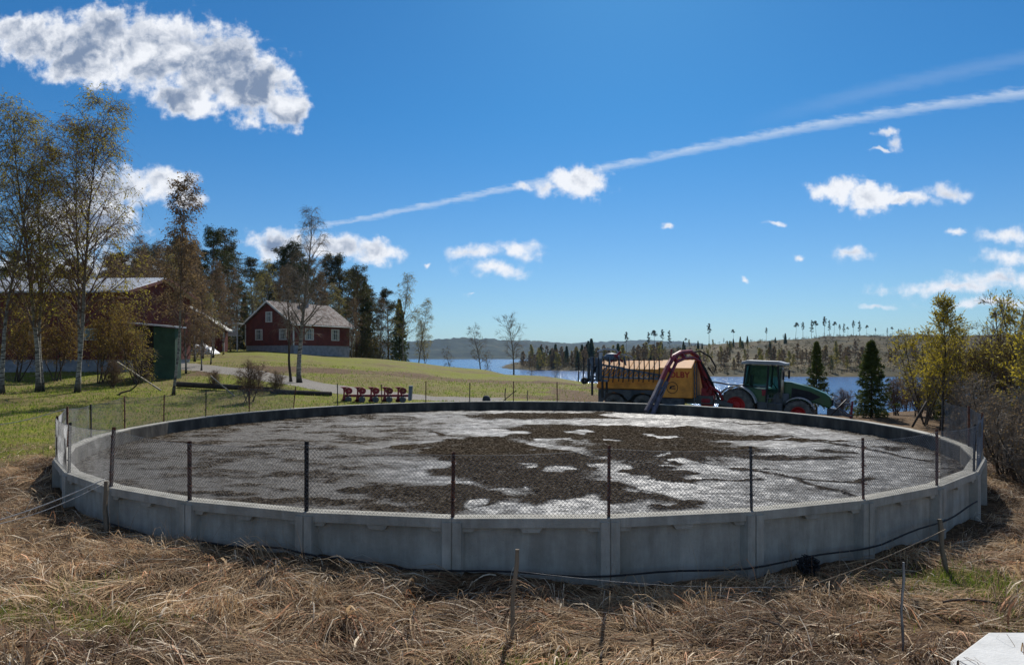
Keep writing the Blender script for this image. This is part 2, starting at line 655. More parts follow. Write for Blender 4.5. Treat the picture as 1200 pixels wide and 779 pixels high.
# slurry crust: R = wet pale, G = grey (left) tone
g = newmat('slurry_crust')
geo = g.n('ShaderNodeNewGeometry')
pos = geo.outputs['Position']
att = g.n('ShaderNodeAttribute')
att.attribute_name = 'Col'
sp = g.n('ShaderNodeSeparateColor')
g.l(att.outputs['Color'], sp.inputs[0])
nf1 = g.noise(pos, 16, 8, 0.72)
nf2 = g.noise(pos, 3.4, 8, 0.7)
nf3 = g.noise(pos, 34, 4, 0.6)
wet = g.math('ADD', sp.outputs[0], g.math('ADD', g.math('MULTIPLY_ADD', nf1, 1.35, -0.675), g.math('ADD', g.math('MULTIPLY_ADD', nf2, 1.15, -0.575), g.math('MULTIPLY_ADD', nf3, 0.4, -0.2))))
wet = g.math('MULTIPLY', g.math('SUBTRACT', wet, 0.34), 2.1, clamp=True)
dark = g.ramp(nf1, [(0.38, (0.010, 0.008, 0.006)), (0.5, (0.042, 0.032, 0.022)), (0.62, (0.16, 0.13, 0.095))])
pale = g.ramp(nf2, [(0.3, (0.13, 0.127, 0.12)), (0.7, (0.27, 0.263, 0.245))])
grey = g.ramp(nf1, [(0.3, (0.035, 0.031, 0.027)), (0.7, (0.12, 0.108, 0.092))])
pw = g.mix(sp.outputs[1], pale, grey)
cc = g.mix(wet, dark, pw)
g.l(cc, g.b.inputs['Base Color'])
ro = g.n('ShaderNodeMapRange')
g.l(wet, ro.inputs[0])
ro.inputs[3].default_value = 0.8
ro.inputs[4].default_value = 0.5
ron = g.math('MULTIPLY_ADD', nf2, 0.35, g.math('SUBTRACT', ro.outputs[0], 0.17), clamp=True)
ron = g.math('ADD', ron, g.math('MULTIPLY', sp.outputs[1], 0.10), clamp=True)
g.l(ron, g.b.inputs['Roughness'])
g.l(g.math('MULTIPLY', wet, g.math('MULTIPLY_ADD', sp.outputs[1], -0.14, 0.38)), g.b.inputs['Specular IOR Level'])
hh = g.math('MULTIPLY', g.math('ADD', nf1, g.math('MULTIPLY', nf3, 0.4)), g.math('MULTIPLY_ADD', wet, g.math('MULTIPLY_ADD', sp.outputs[1], 0.35, -0.86), 1.0))
g.bump(hh, 1.0, 0.08)
M_slurry = g.m

M_rust = pmat('rusty_steel', (0.20, 0.075, 0.04), (0.05, 0.025, 0.018), 12, 0.75, 0.4, c3=(0.11, 0.045, 0.028))
M_dsteel = pmat('dark_steel', (0.035, 0.033, 0.033), (0.018, 0.016, 0.016), 9, 0.6)
M_wire = pmat('galvanised_wire', (0.22, 0.225, 0.23), (0.11, 0.115, 0.12), 6, 0.5, metallic=0.4)
M_straw = colmat('dry_stalks', 0.75, 0.3)
M_blade = colmat('grass_blades', 0.7, 0.45)
M_bark = newmat('birch_bark')
tcn = M_bark.n('ShaderNodeTexCoord')
mp = M_bark.n('ShaderNodeMapping')
mp.inputs['Scale'].default_value = (1.5, 1.5, 7)
M_bark.l(tcn.outputs['Object'], mp.inputs[0])
sx = M_bark.n('ShaderNodeSeparateXYZ')
M_bark.l(tcn.outputs['Object'], sx.inputs[0])
b1 = M_bark.ramp(M_bark.noise(mp.outputs[0], 2.2, 6, 0.7), [(0.42, (0.025, 0.022, 0.018)), (0.5, (0.24, 0.225, 0.19)), (0.7, (0.42, 0.40, 0.35))])
lo = M_bark.n('ShaderNodeMapRange')
M_bark.l(sx.outputs[2], lo.inputs[0])
lo.inputs[1].default_value = 0.9
lo.inputs[2].default_value = 0.1
hi = M_bark.n('ShaderNodeMapRange')
M_bark.l(sx.outputs[2], hi.inputs[0])
hi.inputs[1].default_value = 2.5
hi.inputs[2].default_value = 6
b1 = M_bark.mix(lo.outputs[0], b1, (0.03, 0.026, 0.02))
b1 = M_bark.mix(M_bark.math('MULTIPLY', hi.outputs[0], 0.8), b1, (0.12, 0.09, 0.055))
M_bark.l(b1, M_bark.b.inputs['Base Color'])
M_bark.b.inputs['Roughness'].default_value = 0.85
M_bark = M_bark.m
M_barkd = pmat('dark_bark', (0.09, 0.068, 0.048), (0.03, 0.023, 0.017), 5, 0.9, 0.6, stretch=(1, 1, .3))
M_barkp = pmat('pine_bark', (0.20, 0.105, 0.055), (0.07, 0.045, 0.03), 4, 0.9, 0.6, stretch=(1, 1, .4))
M_twig = pmat('twigs_brown', (0.2, 0.125, 0.085), (0.10, 0.06, 0.04), 3, 0.85)
M_twigg = pmat('twigs_grey', (0.26, 0.22, 0.17), (0.14, 0.115, 0.09), 3, 0.85)
M_budg = pmat('bud_leaves_olive', (0.42, 0.36, 0.05), (0.25, 0.21, 0.03), 2, 0.7, trans=0.6)
M_budb = pmat('bud_leaves_brown', (0.25, 0.175, 0.08), (0.15, 0.10, 0.05), 2, 0.7, trans=0.6)
M_budy = pmat('bud_leaves_yellow', (0.52, 0.42, 0.04), (0.32, 0.26, 0.03), 2, 0.7, trans=0.55)
M_budo = pmat('bud_leaves_ochre', (0.38, 0.27, 0.045), (0.2, 0.13, 0.03), 2, 0.7, trans=0.5)
M_needle = pmat('pine_needles', (0.075, 0.085, 0.022), (0.035, 0.045, 0.013), 1.2, 0.7, trans=0.2)
M_needleo = pmat('pine_needles_olive', (0.12, 0.105, 0.03), (0.055, 0.055, 0.018), 1.2, 0.7, trans=0.2)
M_spruce = pmat('spruce_needles', (0.13, 0.16, 0.03), (0.06, 0.08, 0.02), 2, 0.7, trans=0.2)

# ------------------------------------------------------------------ terrain heights
cols = np.array([-1500, 0, 150, 300, 430, 560, 630, 700, 770, 850, 1000, 1200, 2700], float)
rows = [
    (0.0,  [.75, .55, .45, .38, .35, .30, .28, .22, .2, .2, .25, .3, .5]),
    (7.0,  [.75, .55, .42, .34, .30, .25, .22, .17, .15, .15, .18, .22, .4]),
    (9.5,  [.8, .55, .45, .42, .42, .36, .28, .15, .16, .18, .18, .20, .4]),
    (13.5, [.95, .50, .40, .4, .4, .4, .4, .3, .3, .3, .35, .1, .3]),
    (20.,  [1.3, .95, .8, .7, .6, .6, .5, .5, .4, .4, .4, .2, .3]),
    (33.,  [1.8, 1.25, 1.1, .95, .9, .85, .8, .55, .35, .1, .25, .3, .3]),
    (40.,  [2.1, 1.5, 1.4, 1.25, 1.1, .9, .8, .6, .4, -.2, -.1, .2, .3]),
    (55.,  [2.8, 2.1, 2.2, 2.5, 2.0, 1.1, 1.0, .85, .1, -1.5, -1.5, -.5, 0]),
    (75.,  [3.6, 3.2, 3.3, 3.6, 2.8, 1.35, 1.15, .3, -3, -5, -4, -2, -1]),
    (100., [4.6, 4.3, 4.4, 4.2, 3.0, 1.4, -.5, -5, -7, -7.5, -7, -4, -2]),
    (150., [5, 5, 5, 4.0, -3, -7, -7.5, -8, -8, -8, -8, -7, -4]),
    (200., [6, 6, 5.5, 1.0, -8, -8, -8, -8, -8, -8, -8, -8, -6]),
    (285., [6, 6, 4, -7, -8, -8, -8, -8, -8, -8, -7.5, -7, -6]),
    (310., [6, 6, 3, -8, -8, -8, -8, -8, -7.5, -5.3, -5, -5, -4]),
    (400., [6, 6, 0, -9, -9, -9, -8, -7, -5, -1, 2.5, 3, 4]),
    (450., [6, 5, -5, -9, -9, -9, -5.5, -4, -2, 3.5, 6, 7, 8]),
    (520., [6, 5, -8, -9, -9, -9, -2, 0, 3, 9, 14, 14, 14]),
    (600., [6, 5, -8, -9, -9, -9, -1, 3, 8, 14, 21.5, 21, 20]),
    (900., [8, 5, -8, -9, -9, -9, -4, 4, 10, 16, 22, 22, 22]),
    (1300., [10, 6, -8, -9, -9, -9, -9, 4, 14, 18, 24, 24, 24]),
    (1900., [20, 6, -8, -9, -9, -9, -6, 10, 20, 25, 28, 30, 30]),
    (2050., [20, 16, 8, -4, -4, -4, 2, 14, 24, 30, 30, 30, 30]),
    (2700., [30, 40, 50, 50, 50, 70, 60, 35, 30, 40, 40, 40, 40]),
    (3200., [30, 40, 60, 60, 60, 72, 62, 50, 60, 50, 50, 50, 50]),
    (4200., [30, 30, 30, 30, 40, 50, 50, 88, 100, 60, 50, 50, 50]),
    (7000., [0] * 13),
]
rD = np.array([r_[0] for r_ in rows])
rZ = np.array([r_[1] for r_ in rows], float)
TC = np.array([0.163, 21.085])    # tank centre
TR = 11.98                        # tank outer radius


def hgt(x, y):
    x = np.asarray(x, float)
    y = np.asarray(y, float)
    D = np.maximum(y, 0.0)
    u = np.clip(x / np.maximum(D, 6.0) * F + 600, cols[0], cols[-1])
    ci = np.clip(np.searchsorted(cols, u) - 1, 0, len(cols) - 2)
    ct = (u - cols[ci]) / (cols[ci + 1] - cols[ci])
    ct = ct * ct * (3 - 2 * ct) * 0.5 + ct * 0.5
    lD = np.log(D + 4)
    lR = np.log(rD + 4)
    ri = np.clip(np.searchsorted(lR, lD) - 1, 0, len(rD) - 2)
    rt = np.clip((lD - lR[ri]) / (lR[ri + 1] - lR[ri]), 0, 1)
    z = (rZ[ri, ci] * (1 - ct) + rZ[ri, ci + 1] * ct) * (1 - rt) + (rZ[ri + 1, ci] * (1 - ct) + rZ[ri + 1, ci + 1] * ct) * rt
    far_ = np.maximum(D, np.abs(x) * 0.7)
    z = z + ((fbm(x * 0.9, y * 0.9, 4, 3) - 0.5) * 0.16 + (fbm(x * 2.2, y * 2.2, 3, 4) - 0.5) * 0.15) * sst(far_, 30, 12)
    z = z + (fbm(x * 0.35, y * 0.35, 3, 5) - 0.5) * 0.25 * sst(far_, 14, 30) * sst(far_, 120, 60)
    z = z + (fbm(x * 0.05, y * 0.05, 5, 8) - 0.5) * 5 * sst(far_, 330, 560) + (fbm(x * 0.012, y * 0.012, 6, 9) - 0.5) * 34 * sst(far_, 1500, 3000)
    z = z + (vnoise(x * 0.09, y * 0.09, 77) - 0.5) * 9 * sst(far_, 2000, 2600)
    return z


def hz(x, y):
    return float(hgt(np.array([x]), np.array([y]))[0])


def at(px, D, dz=0.0):
    x = (px - 600) / F * D
    return (x, D, hz(x, D) + dz)


na = 1440
rr = [11.55, 11.62, 11.86]
r_ = 11.98
while r_ < 20:
    rr.append(r_)
    r_ += 0.11
while r_ < 7500:
    rr.append(r_)
    r_ *= 1.026
rr = np.array(rr)
th = np.arange(na) * 2 * np.pi / na
RR, TH = np.meshgrid(rr, th, indexing='ij')
X = TC[0] + RR * np.cos(TH)
Y = TC[1] + RR * np.sin(TH)
Z = hgt(X, Y)
Z[:2] = 0.1
idx = np.arange(len(rr) * na).reshape(len(rr), na)
Fq = np.stack([idx[:-1], idx[1:], np.roll(idx[1:], -1, 1), np.roll(idx[:-1], -1, 1)], -1).reshape(-1, 4)
road = [at(p_, d_)[:2] for p_, d_ in ((140, 66), (215, 57), (290, 49.5), (350, 44.5), (420, 40.5), (500, 38.5), (600, 37.5))]


def dist_poly(x, y, pts):
    best = np.full(np.shape(x), 1e9)
    for (x0, y0), (x1, y1) in zip(pts[:-1], pts[1:]):
        dx, dy = x1 - x0, y1 - y0
        t = np.clip(((x - x0) * dx + (y - y0) * dy) / (dx * dx + dy * dy), 0, 1)
        best = np.minimum(best, np.hypot(x - x0 - t * dx, y - y0 - t * dy))
    return best


def green_zone(x, y):
    D = np.maximum(y, 0.1)
    u = x / np.maximum(D, 6) * F + 600
    gz = sst(D, 15.5, 19.5) * sst(u, 1000, 900)
    gz = np.maximum(gz, 0.9 * sst(np.hypot((x + 15.5) / 3.5, (y - 17) / 4), 1.2, 0.7))
    gz = gz * (1 - 0.35 * sst(u, 560, 680) * sst(D, 30, 36))
    n_ = fbm(x * 0.22, y * 0.22, 4, 21)
    gz = gz * (0.55 + 0.9 * sst(n_, 0.38, 0.58))
    # sloping dry bank below the house
    band = sst(np.abs(y - (52 + (u - 300) * 0.02)), 5, 2) * sst(u, 180, 240) * sst(u, 760, 560)
    gz = gz * (1 - 0.7 * band)
    # strips of green in the foreground corners
    fg = 0.55 * sst(np.hypot((x + 5.3) / 2.6, (y - 7.5) / 1.2), 1.2, 0.5) + 1.0 * sst(np.hypot((x - 4.9) / 1.8, (y - 7.6) / 0.8), 1.3, 0.4) + 1.0 * sst(np.hypot((x - 6.5) / 1.8, (y - 8.9) / 1.2), 1.2, 0.4) + 0.6 * sst(np.hypot((x - 0.5) / 1.3, (y - 6.6) / 0.4), 1.3, 0.4)
    return np.clip(np.maximum(gz, fg * sst(n_, 0.35, 0.6)), 0, 1)


GR = green_zone(X, Y)
RD = sst(dist_poly(X, Y, road), 1.9, 1.1) * sst(X, 2, -3)
FAR = np.maximum(Y, np.abs(X) * 0.6)
FZ = sst(FAR, 130, 240)
WZ = sst(FAR, 1500, 1900)
colr = np.stack([GR, RD, FZ, WZ], -1).reshape(-1, 4)
ground = npmesh('ground', np.stack([X, Y, Z], -1).reshape(-1, 3), Fq[:, ::-1], M_ground, col=colr, smooth_=True)
tag(ground, kind='structure')

mb = MB()
mb.add([(-7000, 95, -6), (7000, 95, -6), (7000, 6800, -6), (-7000, 6800, -6)], [(0, 1, 2, 3)])
tag(mb.build('lake', M_lake), kind='structure')

# ------------------------------------------------------------------ slurry tank
NP = 35
RIM = 1.1


def ang(k):
    return R(-90 + 0.46 + (k - 4.5) * 360 / NP)


tank = empty('slurry_tank', (TC[0], TC[1], 0), 0, 'large round open concrete slurry tank with pilasters and flat rim', 'slurry tank')
LP = 2 * TR * math.sin(math.pi / NP)


def panel_mesh():
    """local: x along the chord, -y outwards, z up; top outer edge at y=0"""
    h = LP / 2 - 0.002
    p = MB()
    p.box(-h, h, 0.11, 0.235, -0.6, RIM - 0.13)          # recessed wall leaf
    p.prism([(-h, 0), (h, 0), (h - 0.008, 0.25), (-h + 0.008, 0.25)], RIM - 0.13, RIM, axis='Z')   # coping band
    p.box(-h + .012, h - .012, 0.2505, 0.256, 0.3, RIM - 0.03, 1)     # inner face in a darker concrete colour
    # stepped haunches under the band
    for s in (-1, 1):
        p.prism([(s * (h - 0.10), RIM - 0.132), (s * (h - 0.32), RIM - 0.132), (s * (h - 0.28), RIM - 0.19), (s * (h - 0.10), RIM - 0.19)], 0.03, 0.109)
    p.prism([(-0.16, RIM - 0.132), (0.16, RIM - 0.132), (0.11, RIM - 0.20), (-0.11, RIM - 0.20)], 0.02, 0.109)
    return p


def pilaster_mesh():
    p = MB()
    p.prism([(-0.165, 0.12), (-0.13, -0.035), (-0.010, -0.035), (-0.006, -0.015), (0.006, -0.015), (0.010, -0.035), (0.13, -0.035), (0.165, 0.12)], -0.6, RIM - 0.05, axis='Z')
    return p


pan0 = pil0 = None
for k in range(NP):
    am = (ang(k) + ang(k + 1)) / 2
    ap = TR * math.cos(math.pi / NP)
    loc = (ap * math.cos(am), ap * math.sin(am), 0)
    if pan0 is None:
        pan0 = panel_mesh().build('wall_panel', [M_conc, M_inner], tank, bevel=0.008)
        pil0 = pilaster_mesh().build('pilaster', M_conc, tank)
        o, q = pan0, pil0
    else:
        o, q = pan0.copy(), pil0.copy()
        COL.objects.link(o)
        COL.objects.link(q)
    o.location = loc
    o.rotation_euler = (0, 0, am + math.pi / 2)
    rp = TR * 0.9985
    q.location = (rp * math.cos(ang(k)), rp * math.sin(ang(k)), 0)
    q.rotation_euler = (0, 0, ang(k) + math.pi / 2)

# slurry surface
SZ = 0.69
gs = 0.055
m_ = int(11.8 / gs)
ii = np.arange(-m_, m_ + 1) * gs
GX, GY = np.meshgrid(ii, ii, indexing='ij')
WX, WY = GX + TC[0], GY + TC[1]


def sl(px, py, ru, rv):
    D = F * (EYE - SZ) / (py - HOR)
    return ((px - 600) / F * D, D, ru / F * D, rv * D * D / (F * (EYE - SZ)))


def blobfield(lst, x, y):
    f = np.zeros_like(x)
    for e in lst:
        cx, cy, a_, b_ = sl(*e)
        f = np.maximum(f, 1.25 - np.hypot((x - cx) / a_, (y - cy) / b_))
    return f


wx = WX + (fbm(WX * 0.7, WY * 0.7, 4, 31) - 0.5) * 2.6
wy = WY + (fbm(WX * 0.7, WY * 0.7, 4, 41) - 0.5) * 2.2
darkl = [(700, 506, 165, 10), (610, 545, 115, 22), (515, 580, 85, 14), (680, 575, 90, 13), (770, 522, 95, 18), (560, 522, 60, 14), (855, 513, 75, 4), (640, 487, 110, 4),
         (905, 536, 42, 3.5), (440, 600, 34, 5), (790, 556, 26, 16), (795, 590, 30, 4), (420, 575, 50, 3), (480, 523, 30, 3), (960, 518, 40, 1.6), (330, 592, 70, 4), (235, 583, 50, 4),
         (840, 541, 26, 4), (890, 549, 28, 1.6), (1050, 527, 22, 1.6), (975, 527, 20, 1.6)]
palel = [(558, 508, 50, 7), (675, 553, 26, 5), (625, 495, 20, 2.6), (665, 505, 14, 1.6), (650, 515, 18, 1.6), (790, 487, 90, 5), (622, 547, 10, 3), (575, 568, 9, 2),
         (601, 569, 7, 2.6), (635, 592, 90, 8), (700, 590, 42, 12), (738, 547, 28, 6), (800, 575, 50, 11), (768, 561, 16, 7), (734, 573, 15, 3.4), (772, 530, 8, 3.4),
         (725, 518, 10, 1.4), (775, 512, 12, 2), (715, 533, 12, 1.4), (550, 585, 14, 5), (470, 545, 60, 12), (580, 483, 26, 2.2), (760, 497, 60, 3.6), (818, 545, 30, 10), (500, 562, 40, 3)]
Df = blobfield(darkl, wx, wy)
Pf = blobfield(palel, wx, wy)
wetv = 0.72 - 0.52 * sst(Df, 0.10, 0.5)
wetv = np.maximum(wetv, 0.78 * sst(Pf, 0.16, 0.42))
cr = [[(877, 548), (925, 561), (1000, 566), (1025, 562)], [(925, 561), (960, 573), (1005, 583)], [(830, 508), (900, 516), (975, 519), (1060, 537), (1095, 541)],
      [(795, 563), (830, 563), (885, 561)], [(830, 493), (870, 497), (910, 496)], [(770, 585), (800, 588), (822, 589)], [(880, 533), (990, 535)], [(600, 582), (660, 575), (730, 571)],
      [(500, 505), (530, 512), (560, 515)], [(930, 486), (1000, 505)]]
for line in cr:
    pts = [sl(px, py, 1, 1)[:2] for px, py in line]
    d_ = dist_poly(WX + (wx - WX) * 0.25, WY + (wy - WY) * 0.25, pts)
    wetv = wetv * (0.3 + 0.7 * sst(d_, 0.03, 0.14))
uu = WX / WY * F + 600
grey = sst(uu + (fbm(WX * .5, WY * .5, 3, 51) - .5) * 260, 560, 400)
edge = sst(np.hypot(GX, GY), 10.9, 11.6)
wetv = wetv * (1 - 0.45 * edge)
wetv -= 0.36 * sst(fbm(WX * 1.1, WY * 1.9, 5, 61), 0.46, 0.66) * np.maximum(grey, 0.35)
crust = 1 - np.clip((wetv - 0.25) * 2.5, 0, 1)
ZZ = SZ + crust * (fbm(WX * 4, WY * 4, 4, 71) - 0.35) * 0.11 + (fbm(WX * 1.2, WY * 1.2, 3, 81) - 0.5) * 0.05 + grey * (fbm(WX * 6, WY * 6, 3, 91) - .5) * 0.045
keep = np.hypot(GX, GY) < 11.79
nI = 2 * m_ + 1
idx = np.arange(nI * nI).reshape(nI, nI)
q = np.stack([idx[:-1, :-1], idx[1:, :-1], idx[1:, 1:], idx[:-1, 1:]], -1).reshape(-1, 4)
q = q[keep.ravel()[q].all(1)]
used, inv = np.unique(q, return_inverse=True)
Vt = np.stack([WX, WY, ZZ], -1).reshape(-1, 3)[used]
cl = np.stack([wetv, grey, wetv * 0, wetv * 0 + 1], -1).reshape(-1, 4)[used]
sl_o = npmesh('manure_slurry', Vt, inv.reshape(-1, 4), M_slurry, col=cl, smooth_=True)
tag(sl_o, 'half crusted brown and grey manure slurry filling the round tank', 'slurry', kind='stuff')

# ------------------------------------------------------------------ fence on the rim
fence = empty('chain_link_fence', (TC[0], TC[1], RIM), 0, 'low chain link fence with rusty steel posts along the tank rim', 'fence')


def post_pts(k, hgt_=0.94, lean=(0, 0)):
    a_ = ang(k)
    rp = TR - 0.07
    b0 = Vector((rp * math.cos(a_), rp * math.sin(a_), 0))
    return b0, b0 + Vector((lean[0], lean[1], hgt_))


lean = {1: (0.05, 0), 0: (.02, 0), 12: (0.04, .03), 9: (.02, 0), -5: (.02, 0), -8: (0.1, 0), -10: (-.02, 0)}
ptop = {}
for k in range(-14, 13):
    h_ = 0.94 + 0.05 * math.sin(k * 2.7)
    if k == 1:
        h_ = 1.0
    if k in (10, 11, 12):
        h_ = 0.98
    b0, t0 = post_pts(k, h_, lean.get(k, (0.012 * math.sin(k * 5.1), 0.01 * math.cos(k * 3.3))))
    ptop[k] = (b0, t0)
    p = MB()
    a_ = ang(k)
    ca, sa = math.cos(a_), math.sin(a_)
    rad = Vector((ca, sa, 0)) * 0.022
    tan = Vector((-sa, ca, 0)) * 0.022
    # L-profile (angle iron)
    prof = [(-1, -1), (1, -1), (1, -0.7), (-0.7, -0.7), (-0.7, 1), (-1, 1)]
    vs = [b0 + tan * a0 + rad * b_ for a0, b_ in prof] + [t0 + tan * a0 + rad * b_ for a0, b_ in prof]
    fs = [tuple(range(6)), tuple(range(11, 5, -1))] + [(i, (i + 1) % 6, (i + 1) % 6 + 6, i + 6) for i in range(6)]
    p.add(vs, fs)
    # clip bolts
    for zf in (0.25, 0.55, 0.85):
        c_ = b0.lerp(t0, zf)
        p.box(c_.x - .03, c_.x + .03, c_.y - .03, c_.y + .03, c_.z - .008, c_.z + .008)
    p.build('fence_post', M_rust if k % 3 else M_dsteel, fence)

ms = 0.055   # mesh pitch


def mesh_panel(k):
    b0, t0 = ptop[k]
    b1, t1 = ptop[k + 1]
    h0 = (t0 - b0).length - 0.03
    h1 = (t1 - b1).length - 0.03
    w = (b1 - b0).length
    h = min(h0, h1)
    off = Vector((math.cos(ang(k + .5)), math.sin(ang(k + .5)), 0)) * 0.028
    n = int(w / ms)
    P0, P1 = [], []

    def pt(a_, z_):
        f_ = a_ / w
        zz = z_ / h
        sag = 0.035 * math.sin(math.pi * f_) * zz
        bz = b0.lerp(b1, f_)
        tz = t0.lerp(t1, f_)
        v = bz.lerp(tz, zz * 0.965) + off
        v.z -= sag
        v += off * (0.7 * math.sin(f_ * 9 + k) * math.sin(zz * 3))
        return v
    nh = int(h / ms)
    for s in (1, -1):
        for i in range(-nh, n + 1):
            a0, z0 = i * ms, 0.0
            a1, z1 = (i + nh) * ms, h
            if a1 <= 0 or a0 >= w:
                continue
            if a0 < 0:
                z0 = -a0 / (a1 - a0) * h
                a0 = 0
            if a1 > w:
                z1 = z0 + (w - a0) / (a1 - a0) * (z1 - z0) if z0 > 0 or a0 >= 0 else h
                a1 = w
            if s < 0:
                a0, a1 = w - a0, w - a1
            # split in three to follow sag
            ps = [pt(a0 + (a1 - a0) * t, z0 + (z1 - z0) * t) for t in (0, .33, .66, 1)]
            for u_, v_ in zip(ps[:-1], ps[1:]):
                P0.append(tuple(u_))
                P1.append(tuple(v_))
    for zf in (0.02, 0.99):
        prev = pt(0, h * zf)
        for j in range(1, 9):
            nx = pt(w * j / 8, h * zf)
            P0.append(tuple(prev))
            P1.append(tuple(nx))
            prev = nx
    Vt, Fq_ = tubes(P0, P1, 0.0025, 0.0025, 3)
    npmesh('wire_mesh', Vt, Fq_, M_wire, fence)


for k in range(-8, 12):
    mesh_panel(k)

# ------------------------------------------------------------------ dry grass and blades


def inside_tank(x, y, r0=12.02):
    return np.hypot(x - TC[0], y - TC[1]) < r0


def straw_mesh():
    n_cl = 2600
    # tufts spread in front of, left and right of the tank; density falls outward
    cx = rs.uniform(-15.5, 14.5, n_cl * 3)
    cy = rs.uniform(5.0, 20, n_cl * 3)
    ok = ~inside_tank(cx, cy, 12.1) & (np.abs(cx) < cy * 0.9 + 1.2)
    gr = green_zone(cx, cy)
    ok &= (rs.rand(len(cx)) > gr * 1.1)
    ok &= rs.rand(len(cx)) < np.where(cy < 10, 1.0, 0.55)
    ok &= ~((cx > 3.8) & (cy < 7.3) & (cx > 4.2 + (cy - 6.45) * 1.2 - .2))
    cx, cy = cx[ok][:n_cl], cy[ok][:n_cl]
    n_cl = len(cx)
    head = (fbm(cx * 0.5, cy * 0.5, 3, 101) * 9.0) + rs.normal(0, 0.5, n_cl)
    head = np.where(rs.rand(n_cl) < .25, head + rs.uniform(-1.2, 1.2, n_cl), head)
    hi_ = rs.gamma(1.6, 0.036, n_cl)
    shade = np.clip(fbm(cx * 0.6, cy * 0.6, 3, 111) * 3.0 - 0.95 + rs.normal(0, .15, n_cl), 0, 1)
    per = 30
    ci = np.repeat(np.arange(n_cl), per)
    n = len(ci)
    sx = cx[ci] + rs.normal(0, 0.11, n)
    sy = cy[ci] + rs.normal(0, 0.11, n)
    hd = head[ci] + rs.normal(0, 0.34, n)
    Ln = rs.uniform(0.22, 0.85, n)
    arch = hi_[ci] * rs.uniform(0.2, 1.6, n)
    dip = rs.uniform(-0.02, 0.05, n)
    # loose single stalks
    m = 26000
    x2 = rs.uniform(-15.5, 14.5, m * 2)
    y2 = rs.uniform(5.0, 19, m * 2)
    ok = ~inside_tank(x2, y2, 12.1) & (np.abs(x2) < y2 * 0.9 + 1.2)
    x2, y2 = x2[ok][:m], y2[ok][:m]
    m = len(x2)
    sx = np.concatenate([sx, x2])
    sy = np.concatenate([sy, y2])
    hd = np.concatenate([hd, rs.uniform(0, 6.28, m)])
    Ln = np.concatenate([Ln, rs.uniform(0.06, 0.34, m)])
    arch = np.concatenate([arch, rs.exponential(0.035, m)])
    dip = np.concatenate([dip, rs.uniform(-0.01, 0.04, m)])
    shd = np.concatenate([shade[ci], rs.uniform(0, 1, m)])
    n = len(sx)
    K = 5
    t = np.linspace(0, 1, K)[None, :]
    bend = rs.normal(0, 0.16, n)[:, None]
    ax = sx[:, None] + np.cos(hd[:, None] + bend * t) * Ln[:, None] * t
    ay = sy[:, None] + np.sin(hd[:, None] + bend * t) * Ln[:, None] * t
    # keep off the wall
    dr = np.hypot(ax - TC[0], ay - TC[1])
    push = np.maximum(12.03 - dr, 0) / np.maximum(dr, 1)
    ax = ax + (ax - TC[0]) * push
    ay = ay + (ay - TC[1]) * push
    gz = hgt(ax, ay)
    az = gz + 0.015 + arch[:, None] * 4 * t * (1.05 - t) + dip[:, None] * t
    C = np.stack([ax, ay, az], -1)
    wdt = rs.gamma(3.0, 0.0013, n)
    wdt = np.where(rs.rand(n) < .035, wdt * 2.2 + .002, wdt)[:, None, None]
    sd = np.stack([-np.sin(hd), np.cos(hd), rs.uniform(-.6, .6, n)], -1)[:, None, :]
    sd = norm(sd) * wdt * (1.0 - 0.6 * t[..., None])
    Vt = np.stack([C - sd, C + sd], 2).reshape(-1, 3)
    b_ = (np.arange(n) * 2 * K)[:, None]
    j = np.arange(K - 1)[None, :] * 2
    Fq_ = np.stack([b_ + j, b_ + j + 1, b_ + j + 3, b_ + j + 2], -1).reshape(-1, 4)
    p1 = np.array([0.60, 0.42, 0.235])
    p2 = np.array([0.12, 0.068, 0.038])
    p3 = np.array([0.88, 0.74, 0.54])
    k1 = np.clip(shd + rs.normal(0, .22, n), 0, 1)[:, None]
    cc_ = p2 * (1 - k1) + p1 * k1
    light = (rs.rand(n) < 0.13)[:, None]
    cc_ = np.where(light, p3, cc_) * rs.uniform(0.7, 1.15, n)[:, None]
    red = (rs.rand(n) < 0.10)[:, None]
    cc_ = np.where(red, cc_ * np.array([1.05, 0.72, 0.6]), cc_)
    cc_ = np.repeat(np.concatenate([cc_, np.ones((n, 1))], 1), 2 * K, 0)
    return npmesh('dry_grass', Vt, Fq_, M_straw, col=cc_)


tag(straw_mesh(), 'flattened straw coloured dead grass and reeds around the concrete tank', 'dry grass', kind='stuff')


